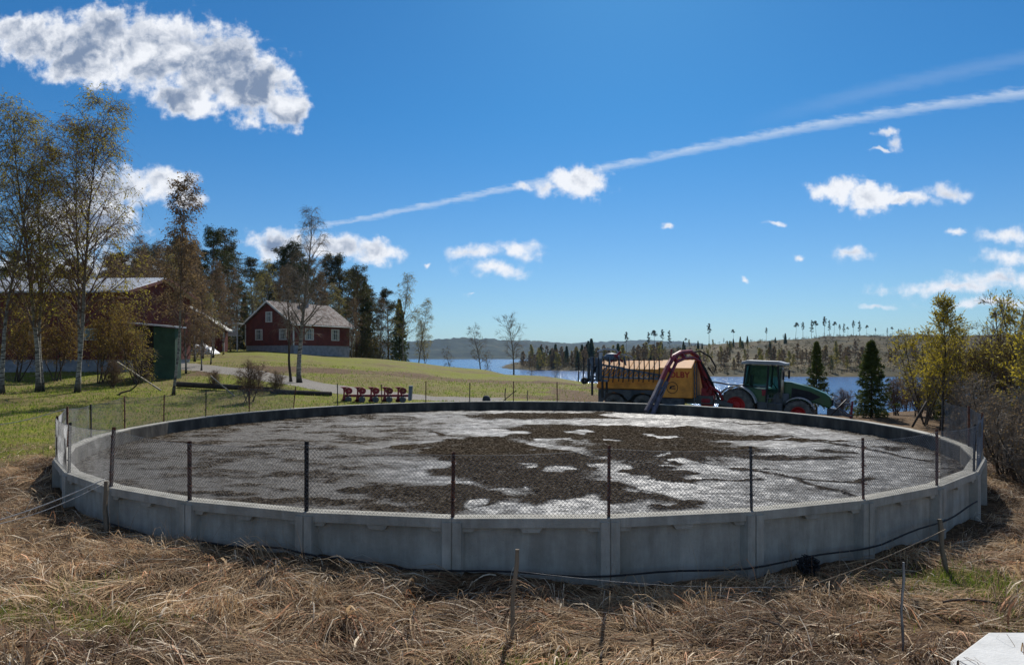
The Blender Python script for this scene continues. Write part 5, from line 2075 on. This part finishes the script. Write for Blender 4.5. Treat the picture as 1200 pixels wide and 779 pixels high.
def fender(mb_, cx, cz, r, a0, a1, y0, y1, th_=.04, n=12):
    pts = []
    for i in range(n + 1):
        a_ = R(a0 + (a1 - a0) * i / n)
        pts.append((cx + r * math.cos(a_), cz + r * math.sin(a_)))
    for i in range(n, -1, -1):
        a_ = R(a0 + (a1 - a0) * i / n)
        pts.append((cx + (r - th_) * math.cos(a_), cz + (r - th_) * math.sin(a_)))
    for i in range(n):
        q_2 = [pts[i], pts[i + 1], pts[2 * n - i], pts[2 * n + 1 - i]]
        mb_.prism(q_2, y0, y1)


for s in (-1, 1):
    y0, y1 = sorted((s * .62, s * 1.22))
    f = MB()
    fender(f, 0, .86, 1.02, 12, 168, y0, y1, .06, 14)
    f.build('rear_fender', M_fender, tractor)
    f = MB()
    y0, y1 = sorted((s * .68, s * 1.14))
    fender(f, 2.95, .66, .80, 20, 135, y0, y1, .04, 10)
    f.bar((2.95, s * .75, 1.44), (2.95, s * .35, 1.1), .06, .06)
    f.build('front_fender', M_fender, tractor)
ex = MB()
ex.tube([(2.12, -.62, 1.35), (2.12, -.62, 2.0), (2.12, -.62, 2.75), (2.10, -.66, 2.95)], [.11, .1, .055, .055], 12)
ex.build('exhaust_pipe', M_chrome, tractor, smooth_=True)
ex = MB()
ex.tube([(2.3, -.62, 1.0), (2.3, -.62, 1.6)], .17, 14)
ex.build('exhaust_box', M_grey, tractor, smooth_=True)
for s in (-1, 1):
    mr = MB()
    mr.tube([(2.0, s * .75, 2.8), (2.2, s * 1.2, 2.82), (2.25, s * 1.3, 2.7)], .022, 6)
    mr.box(2.2, 2.28, s * 1.3 - .13, s * 1.3 + .13, 2.3, 2.72)
    mr.build('mirror', M_black, tractor, bevel=.02)
stp = MB()
for i in range(4):
    stp.box(1.45, 1.85, -1.0, -.72, .5 + i * .27, .54 + i * .27)
stp.bar((1.44, -.98, .5), (1.5, -.78, 1.5), .04, .04)
stp.bar((1.86, -.98, .5), (1.82, -.78, 1.5), .04, .04)
stp.build('steps', M_grey, tractor)
lk = MB()
lk.box(4.2, 4.75, -.42, .42, .62, .95)
for s in (-1, 1):
    lk.bar((4.6, s * .4, .75), (5.35, s * .4, .65), .08, .12)
    lk.bar((4.5, s * .25, 1.15), (5.1, s * .4, .7), .06, .06)
lk.bar((4.5, 0, 1.2), (5.2, 0, 1.25), .07, .07)
lk.tube([(4.5, .2, 1.3), (4.8, .25, 1.5), (5.0, .2, 1.25)], .03, 6)
lk.build('front_linkage', M_grey, tractor)
lk = MB()
lk.bar((5.25, -.5, .62), (5.25, .5, .62), .09, .09)
lk.bar((5.25, -.3, .62), (5.3, 0, 1.35), .08, .08)
lk.bar((5.25, .3, .62), (5.3, 0, 1.35), .08, .08)
lk.build('hitch_triangle', M_redp, tractor)
pl = MB()
pl.prism([(1.17, 1.72), (1.38, 1.72), (1.34, 1.42), (1.2, 1.42)], -.722, -.71)
pl.build('warning_plate', M_redp, tractor)

# slurry tanker, hitched behind (towards photo left)
ax_, ay_, az_ = at(738, 37.2)
tk_ = empty('slurry_tanker', (ax_, ay_, 0.05), YAW, 'orange slurry tanker with red loading arm, hitched behind the green tractor', 'slurry tanker')
# local x forward; tandem axle at x=0
for x_ in (-.40, 1.20):
    for s in (-1, 1):
        wheel(tk_, (x_, s * 1.05, .62), .62, .5, .32, M_grey, lug=False, n=28)
tb = MB()
oct_ = [(-1.18, 1.55), (-.95, 1.25), (.95, 1.25), (1.18, 1.55), (1.18, 2.55), (.42, 2.98), (-.42, 2.98), (-1.18, 2.55)]
tb.prism(oct_, -1.4, 3.05, axis='X')
for x_ in np.arange(-1.3, 1.9, .42):
    tb.prism([(a_ * 1.015, 1.25 + (b_ - 1.25) * 1.008 + .004) for a_, b_ in oct_], x_ - .03, x_ + .03, axis='X')
tb.build('tank_body', M_orange, tk_, bevel=.02)
fb = MB()
hd_ = [(-1.25, 1.1), (1.25, 1.1), (1.25, 2.62), (.5, 3.03), (-.5, 3.03), (-1.25, 2.62)]
fb.prism(hd_, 2.0, 3.75, axis='X')
fb.build('front_housing', M_orange, tk_, bevel=.04)
sk = MB()
sk.box(-1.42, 2.0, -1.28, -1.22, 1.52, 1.72)
sk.box(-1.42, 2.0, 1.22, 1.28, 1.52, 1.72)
sk.build('side_rail', M_orange, tk_)
mg = MB()
for s in (-1, 1):
    mg.prism([(a_ + .4, b_) for a_, b_ in [(-1.7, .75), (-1.7, 1.45), (1.6, 1.45), (1.6, .75), (1.45, .75), (1.25, 1.2), (.8, 1.32), (.3, 1.2), (0, .85), (-.3, 1.2), (-.8, 1.32), (-1.25, 1.2), (-1.45, .75)]], s * 1.33 - .02, s * 1.33 + .02)
    mg.box(-1.3, 2.0, *sorted((s * .8, s * 1.31)), 1.42, 1.46)
mg.build('mudguard', M_dirt, tk_)
lb_ = MB()
lb_.box(2.15, 3.35, -1.2, -1.05, .62, 1.08)
lb_.build('tool_box', M_dirt, tk_, bevel=.03)
ch_ = MB()
ch_.box(-1.5, 4.6, -.42, -.26, .78, 1.2)
ch_.box(-1.5, 4.6, .26, .42, .78, 1.2)
ch_.bar((4.6, 0, .95), (5.5, 0, .7), .24, .2)
ch_.build('chassis', M_grey, tk_)


def text_obj(body, name, size, mat, parent, loc, rot, ext=.004):
    cu = bpy.data.curves.new(name, 'FONT')
    cu.body = body
    cu.size = size
    cu.extrude = ext
    cu.offset = size * .03
    cu.align_x = 'CENTER'
    cu.space_character = 1.05
    o_ = bpy.data.objects.new(name, cu)
    COL.objects.link(o_)
    dg = bpy.context.evaluated_depsgraph_get()
    me = bpy.data.meshes.new_from_object(o_.evaluated_get(dg))
    bpy.data.objects.remove(o_)
    me.materials.clear()
    me.materials.append(mat)
    o2 = bpy.data.objects.new(name, me)
    COL.objects.link(o2)
    o2.parent = parent
    o2.location = loc
    o2.rotation_euler = rot
    return o2


text_obj('OLBY', 'lettering', .41, pmat('red_lettering', (.45, .03, .02), (.35, .03, .02), 3, .5), tk_, (3.12, -1.258, 2.15), (R(90), 0, 0))
lg = MB()
lg.lathe([(.27, 0), (.30, 0), (.30, -.008), (.27, -.008), (.27, 0)], (2.75, -1.253, 1.62), n=28)
lg.prism([(2.58, 1.55), (2.66, 1.71), (2.9, 1.73), (2.86, 1.67), (2.72, 1.65), (2.70, 1.59), (2.9, 1.59), (2.92, 1.55)], -1.262, -1.252)
lg.build('emblem', M_black, tk_)
hd2 = MB()
hd2.lathe([(.001, .12), (.34, .12), (.36, .06), (.36, 0)], (2.9, 0, 3.03), axis='Z', n=24)
hd2.build('hatch', M_orange, tk_)
ld = MB()
for s in (-.22, .22):
    ld.bar((3.80, -.7 + s, .9), (3.80, -.7 + s, 2.9), .04, .04)
for i in range(7):
    ld.bar((3.80, -.92, 1.05 + i * .27), (3.80, -.48, 1.05 + i * .27), .03, .03)
ld.build('ladder', M_frame, tk_)
pu = MB()
pu.lathe([(.001, -.3), (.3, -.3), (.34, -.2), (.34, .2), (.3, .3), (.001, .3)], (4.25, -.1, .95), axis='X', n=18)
pu.box(4.0, 4.5, -.35, .2, 1.2, 1.6)
pu.tube([(4.2, -.2, 1.3), (4.5, -.5, 1.7), (4.9, -.3, 1.4), (5.0, 0, 1.0)], .07, 8)
pu.build('pump', M_redp, tk_)

# loading arm: red, from the front over the side down into the tank. Points from photo rows
Mi = tk_.matrix_world.inverted() if False else (Matrix.Translation(tk_.location) @ Euler((0, 0, YAW)).to_matrix().to_4x4()).inverted()


def wp(px, py, D):
    """tanker-local point for a photo pixel at depth D"""
    return Mi @ Vector(((px - 600) / F * D, D, EYE - (py - HOR) / F * D))


arm = MB()
A = [(829, 468, 35.4), (823, 436, 35.3), (817, 418, 35.1), (809, 412, 34.6), (798, 413, 33.8), (789, 418, 33.1), (782, 430, 32.5), (775, 446, 31.9)]
arm.tube([wp(*a_) for a_ in A], [.15, .14, .13, .12, .12, .12, .12, .12], 10)
B = [(834, 462, 35.2), (827, 440, 35.1), (821, 424, 35.0), (813, 419, 34.5), (802, 420, 33.7), (793, 424, 33.0), (787, 436, 32.4), (780, 450, 31.8)]
arm.tube([wp(*a_) for a_ in B], .075, 8)
arm.bar(wp(816, 416, 35.0), wp(838, 463, 35.0), .12, .14)
for (u_, v_) in ((2, 2), (4, 4), (5, 5), (6, 6)):
    arm.bar(wp(*A[u_]), wp(*B[v_]), .12, .18)
arm.bar(wp(787, 409, 33.0), wp(786, 420, 33.0), .06, .06)
ao = arm.build('loading_arm', M_redp, tk_, smooth_=False)
an_ = MB()
an_.tube([wp(775, 446, 31.9), wp(766, 466, 31.1), wp(757, 482, 30.5)], [.12, .13, .10], 10)
an_.tube([wp(781, 448, 31.8), wp(772, 468, 31.0), wp(764, 487, 30.3)], [.10, .11, .10], 10)
for t in (.2, .5, .8):
    p_, q2 = wp(775, 446, 31.9), wp(757, 482, 30.5)
    r2_, s2_ = wp(781, 448, 31.8), wp(764, 487, 30.3)
    an_.bar(p_.lerp(q2, t), r2_.lerp(s2_, t), .08, .12)
an_.build('suction_nozzle', pmat('dirty_steel_pipe', (.14, .13, .16), (.06, .05, .06), 5, .6), ao)
ho = MB()
ho.tube([wp(806, 414, 34.9), wp(820, 411, 35.0), wp(832, 418, 35.1), (wp(839, 430, 35.1)), wp(836, 439, 35.1), wp(830, 430, 35.2)], .045, 8)
ho.build('hose', M_black, ao)
ho = MB()
ho.tube([wp(818, 418, 35.0), wp(826, 432, 34.9), wp(836, 452, 34.9), wp(843, 470, 34.9)], .06, 8)
ho.build('hose', M_black, ao)
ho = MB()
ho.tube([wp(795, 416, 33.4), wp(786, 436, 32.3), wp(776, 460, 31.2), wp(768, 474, 30.7)], .035, 8)
ho.build('hose', M_black, ao)
# drawbar hoses across to the tractor
ho = MB()
for k_ in range(4):
    ho.tube([(4.0, -.3 + .2 * k_, 2.2 - .15 * k_), (4.6, -.3 + .2 * k_, 1.9), (5.3, -.2 + .12 * k_, 1.8), (5.9, -.2 + .1 * k_, 1.75)], .025, 6)
ho.build('hydraulic_hose', M_black, tk_)

# folded spreading boom
bo_ = empty('spreading_boom')
bo_.parent = tk_
D0 = 34.9
fr = MB()


def wb(px, py, dd=0.0):
    return wp(px, py, D0 + dd)


fr.bar(wb(703, 427), wb(776, 440), .10, .10)
fr.bar(wb(690, 441), wb(777, 444), .10, .10)
fr.bar(wb(703, 427, 1.6), wb(774, 437, 1.2), .08, .08)
for i in range(12):
    a_ = i / 12
    b_ = (i + .5) / 12
    c2_ = (i + 1) / 12
    fr.bar(wb(692 + 84 * a_, 441 + 3 * a_), wb(703 + 73 * b_, 427 + 13 * b_), .05, .05)
    fr.bar(wb(703 + 73 * b_, 427 + 13 * b_), wb(692 + 84 * c2_, 441 + 3 * c2_), .05, .05)
fr.build('boom_frame', M_frame, bo_)
hs = MB()
for i in range(17):
    px = 678 + i * 5.9
    hs.tube([wb(px, 419 + (i % 3) * .5, -.12), wb(px + .4, 432, -.14), wb(px - .2 - (i % 2), 447 + (i % 2), -.1)], .030, 6)
hs.build('drop_hoses', M_dsteel, bo_)
rk = MB()
for (a_, b_, c2_, d_) in ((690, 420, 690, 447), (694, 418, 694, 448), (699, 419, 700, 446), (704, 420, 704, 447), (688, 430, 706, 430), (686, 445, 712, 446), (690, 420, 704, 446), (704, 421, 690, 446)):
    rk.bar(wb(a_, b_), wb(c2_, d_), .12, .12)
    rk.bar(wb(a_, b_, 1.2), wb(c2_, d_, 1.2), .1, .1)
for (px_, py_) in ((690, 430), (704, 430), (692, 445)):
    rk.bar(wb(px_, py_), wb(px_, py_, 1.2), .1, .1)
rk.build('rear_rack', M_frame, bo_)
lg2 = MB()
for (px, y0, y1) in ((694, 446, 463), (706, 444, 466), (711, 446, 460)):
    lg2.bar(wb(px, y0), wb(px, y1), .09, .09)
lg2.build('support_leg', M_dsteel, bo_)
gw = MB()
cw = wb(685, 446)
gw.lathe([(.05, -.1), (.16, -.1), (.18, -.05), (.18, .05), (.16, .1), (.05, .1)], (cw.x, cw.y, cw.z), n=18)
gw.build('gauge_wheel', M_black, bo_)
ds = MB()
c1_ = wb(717, 417, 1.3)
ds.lathe([(.001, .15), (.3, .12), (.42, -.02), (.42, -.18), (.25, -.3), (.001, -.3)], (c1_.x, c1_.y, c1_.z), axis='Z', n=20)
for k_ in range(9):
    a_ = k_ * .7
    ds.tube([(c1_.x + .35 * math.cos(a_), c1_.y + .35 * math.sin(a_), c1_.z - .1), (c1_.x + .7 * math.cos(a_), c1_.y + .6 * math.sin(a_), c1_.z - .02), (c1_.x + .8 * math.cos(a_), c1_.y + .7 * math.sin(a_), c1_.z - .5)], .035, 6)
ds.build('distributor', M_frame, bo_)
rd_ = MB()
rd_.bar(wb(716, 424, 1), wb(727, 412, 1), .1, .1)
rd_.bar(wb(720, 416, .8), wb(730, 424, .8), .1, .1)
rd_.build('red_linkage', M_redp, bo_)
tp_ = MB()
tp_.tube([wb(700, 412, 1), wb(708, 409, 1), wb(722, 410, 1), wb(725, 414, 1)], .05, 6)
tp_.tube([wb(728, 415, 1), wb(738, 417, 1), wb(744, 421, 1), wb(735, 422, 1)], .035, 6)
tp_.bar(wb(704, 413, 1), wb(704, 428, 1), .14, .14)
tp_.build('top_pipe', M_fender, bo_)

# ------------------------------------------------------------------ row implement with five red units
ix, iy, iz = at(442, 35.0)
imp = empty('row_seeder', (ix, iy, iz), R(0), 'red farm implement with five row units parked beyond the far rim', 'implement')
bm_ = MB()
bm_.box(-1.75, 1.75, .0, .12, .28, .40)
bm_.build('beam', M_redp, imp)
for i in range(5):
    x0 = -1.62 + i * .70
    e = empty('row_unit')
    e.parent = imp
    e.location = (x0, 0, 0)
    p = MB()
    p.prism([(-.26, .80), (.10, .80), (.0, .72), (-.04, .60), (-.09, .60), (-.12, .72)], -.16, .1)
    p.bar((-.07, -.04, .70), (-.09, -.04, .30), .07, .08)
    p.prism([(-.20, .02), (.04, .02), (-.04, .38), (-.12, .38)], -.1, .05)
    p.box(-.22, .22, -.1, .0, .06, .14)
    p.bar((-.02, -.04, .62), (.2, -.04, .18), .05, .07)
    p.build('unit_frame', M_redp, e)
    p = MB()
    p.lathe([(.02, -.03), (.165, -.03), (.18, 0), (.165, .03), (.02, .03)], (.17, -.02, .60), n=18)
    p.build('seed_disc', M_redp if i < 3 else pmat('brick_red', (.2, .04, .035), (.12, .03, .03), 4, .6), e)
    p = MB()
    p.lathe([(.03, -.05), (.15, -.05), (.17, 0), (.15, .05), (.03, .05)], (.17, -.12, .15), n=16)
    p.build('press_wheel', M_grey, e)
    p = MB()
    p.prism([(.06, .12), (.26, .12), (.26, .40), (.06, .34)], -.06, .04)
    p.build('hopper', M_dsteel, e)
p = MB()
p.prism([(1.62, .1), (1.78, .1), (1.84, .86), (1.66, .86)], -.15, .15)
p.build('end_marker', M_frame, imp)

# ------------------------------------------------------------------ stakes, wires, hose
M_stake = pmat('weathered_stake', (0.26, 0.21, 0.15), (0.12, 0.10, 0.07), 10, .9, .5, stretch=(1, 1, .15))


def stake(px, D, h, w, leanx=0, leany=0, lb='', mat=M_stake, name='wooden_stake', cat='stake'):
    x, y, z = at(px, D)
    p = MB()
    n = 7
    pts = [(leanx * t + .012 * math.sin(t * 9), leany * t, -0.1 + (h + .1) * t) for t in [i / 6 for i in range(7)]]
    vs, fs = [], []
    for i, (a_, b_, c2_) in enumerate(pts):
        ww = w * (1 - .1 * math.sin(i * 2.3))
        vs += [(a_ - ww, b_ - ww * .8, c2_), (a_ + ww, b_ - ww * .8, c2_), (a_ + ww, b_ + ww * .8, c2_), (a_ - ww, b_ + ww * .8, c2_)]
    for i in range(6):
        for k_ in range(4):
            k2 = (k_ + 1) % 4
            fs.append((i * 4 + k_, i * 4 + k2, (i + 1) * 4 + k2, (i + 1) * 4 + k_))
    fs += [(0, 3, 2, 1), (24, 25, 26, 27)]
    p.add(vs, fs)
    return tag(p.build(name, mat, loc=(x, y, z)), lb, cat)


stake(598, 7.25, .98, .022, .07, 0, 'weathered wooden stake with a thin wire in the near dry grass')
stake(1109, 9.6, .74, .026, -.07, .05, 'dark leaning wooden post in the dry grass near the right wall')
stake(1057, 7.1, .95, .010, .01, 0, 'thin grey rod standing upright near the white slab', M_wire, 'metal_rod', 'rod')
stake(124, 10.93, .80, .028, -.0, .0, 'dark wooden post against the left outside of the tank holding the white ropes')
stake(592, 36.5, .7, .03, 0, 0, 'short grey stake in the field beyond the far rim', name='short_stake')
stake(618, 37, .55, .025, 0, 0, 'short stake to the right of the sloping brace in the field', name='short_stake')


def strand(name, pts, r, mat, lb, cat, n=6):
    p = MB()
    p.tube(pts, r, n)
    return tag(p.build(name, mat, smooth_=True), lb, cat)


def pp(px, py, D):
    return ((px - 600) / F * D, D, EYE - (py - HOR) / F * D)


M_rope = pmat('white_rope', (0.62, 0.6, 0.55), (0.42, 0.4, 0.36), 20, .7)


def sagline(p, q, sag, n=14):
    p, q = Vector(p), Vector(q)
    return [tuple(p.lerp(q, i / (n - 1)) + Vector((0, 0, -sag * math.sin(math.pi * i / (n - 1))))) for i in range(n)]


strand('rope', sagline(pp(-40, 620, 9.9), pp(123, 561, 10.93), .06), .009, M_rope, 'upper white rope running from the left border up to the dark wooden post', 'rope')
strand('rope', sagline(pp(-40, 622, 9.8), pp(123, 566, 10.93), .10), .006, M_rope, 'lower thinner white rope running from the left border to the dark wooden post', 'rope')
strand('rope', sagline(pp(-40, 499, 18), pp(76, 479, 17.0), .12), .010, M_rope, 'white rope slung from the left border to the far left fence corner', 'rope')
hp = []
for i in range(60):
    a_ = ang(-.2 + i * 9.0 / 59)
    r0_ = TR + .05
    x_, y_ = TC[0] + r0_ * math.cos(a_), TC[1] + r0_ * math.sin(a_)
    z_ = max(hz(x_, y_) + .07, .39 + .025 * math.sin(i * .9) - .05 * math.sin(i * .21)) - (.0 if i > 6 else .15)
    if i > 48:
        z_ += (i - 48) * .018
    hp.append((x_, y_, z_))
strand('black_hose', hp, .014, M_black, 'long black hose clipped along the shaded outer wall of the tank', 'hose', 8)
strand('fence_wire', sagline((0.06, 7.27, hz(.0, 7.25) + .74), (3.6, 8.3, hz(3.6, 8.3) + .28), .07), .0028, M_wire, 'thin wire hanging from the near wooden stake into the grass', 'wire')
strand('bent_stem', [tuple(v) for v in sagline(pp(1108, 620, 9.5), pp(930, 692, 8.6), .05)], .006, M_stake, 'long pale stem arching from the dark leaning post over the shadow', 'stem')

# outside bracing posts right and far
strand('leaning_post', [pp(1069, 500, 25.9), pp(1086, 470, 26.2)], .04, M_log, 'dark post leaning outward behind the far right rim', 'post', 7)
strand('leaning_post', [pp(974, 486, 27.6), pp(992, 468, 27.8)], .03, M_dsteel, 'dark rod leaning outward by the tractor nose', 'post', 7)
strand('brace_rod', [pp(586, 473, 33.4), pp(605, 457, 33.2)], .022, M_dsteel, 'sloping dark brace against a far fence post', 'brace', 6)
strand('slanting_branch', [pp(1175, 520, 16.8), pp(1190, 562, 16.3)], .05, M_barkd, 'thick dark stem leaning beside the right fence corner', 'stem', 7)
# lump beyond the far rim
x_, y_, z_ = at(570, 35.5)
mbk = MB()
mbk.lathe([(.001, .26), (.12, .24), (.19, .15), (.22, 0), (.20, -.1)], (0, 0, 0), axis='Z', n=12)
o = mbk.build('rock', pmat('dark_stone', (.06, .065, .08), (.03, .03, .035), 4, .8, .5), loc=(x_, y_, z_ + .12), smooth_=True)
tag(o, 'small dark rounded rock in the field just beyond the far rim', 'rock')
# bracket of black plastic tubing and weeds at the wall
cx_, cy_ = (943 - 600) / F * 9.55, 9.55
cz_ = hz(cx_, cy_)
rg = np.random.RandomState(5)
mbk = MB()
for i in range(70):
    a0_ = rg.uniform(0, 6.28)
    pts = []
    for t in np.linspace(0, 1, 8):
        a_ = a0_ + t * rg.uniform(2.5, 3.5)
        rad_ = .15 * rg.uniform(.05, 1.0)
        pts.append((cx_ + rad_ * math.cos(a_), cy_ - .12 + .05 * rg.normal(), cz_ + .16 + rad_ * 0.9 * math.sin(a_)))
    mbk.tube(pts, .008, 5)
tag(mbk.build('tangled_net', M_black), 'tangled black net heaped against the outer wall near the right', 'net')

# white slab in the lower right corner
x_, y_ = 5.05, 6.75
z_ = hz(5.2, 6.7)
mbk = MB()
z_ += .02
mbk.prism([(4.18, 6.45), (5.02, 7.12), (6.9, 7.12), (7.5, 5.0), (3.7, 5.0)], z_ - .1, z_ + .16, axis='Z')
M_slab = pmat('pale_concrete', (0.62, 0.62, 0.60), (0.5, 0.5, 0.48), 3, .85, .3, bscale=30)
tag(mbk.build('concrete_slab', M_slab, bevel=.02), 'bright white concrete slab in the near right corner', 'slab')

# loose branches in the near grass
for i, (px, D, l_, a_, lb) in enumerate([(905, 7.6, .7, 2.2, 'grey broken stick lying in the straw before the shaded wall'),
                                         (1140, 8.3, .9, .25, 'dark twig lying in the short grass behind the white slab'),
                                         (705, 7.0, .55, 1.4, 'dark dead stump of a stem right of the wooden stake'),
                                         (230, 7.6, .8, .6, 'brown twig half buried in straw at the left')]):
    x, y, z = at(px, D)
    pts = [(x + math.cos(a_) * l_ * (t - .5), y + math.sin(a_) * l_ * (t - .5), z + .07 + .06 * math.sin(t * 3 + i)) for t in np.linspace(0, 1, 6)]
    strand('fallen_stick', pts, .014, M_log, lb, 'stick')

# ------------------------------------------------------------------ haze
hm = bpy.data.materials.new('haze_air')
hm.use_nodes = True
t = hm.node_tree
t.nodes.clear()
pv = t.nodes.new('ShaderNodeVolumePrincipled')
pv.inputs['Color'].default_value = (0.3, 0.6, 1.0, 1)
pv.inputs['Density'].default_value = 0.00005
pv.inputs['Anisotropy'].default_value = 0.1
ou = t.nodes.new('ShaderNodeOutputMaterial')
t.links.new(pv.outputs[0], ou.inputs['Volume'])
mb = MB()
mb.box(-7600, 7600, -7600, 7600, -12, 160)
hzo = mb.build('haze', hm)
tag(hzo, kind='stuff')
print('script done', len(bpy.data.objects))
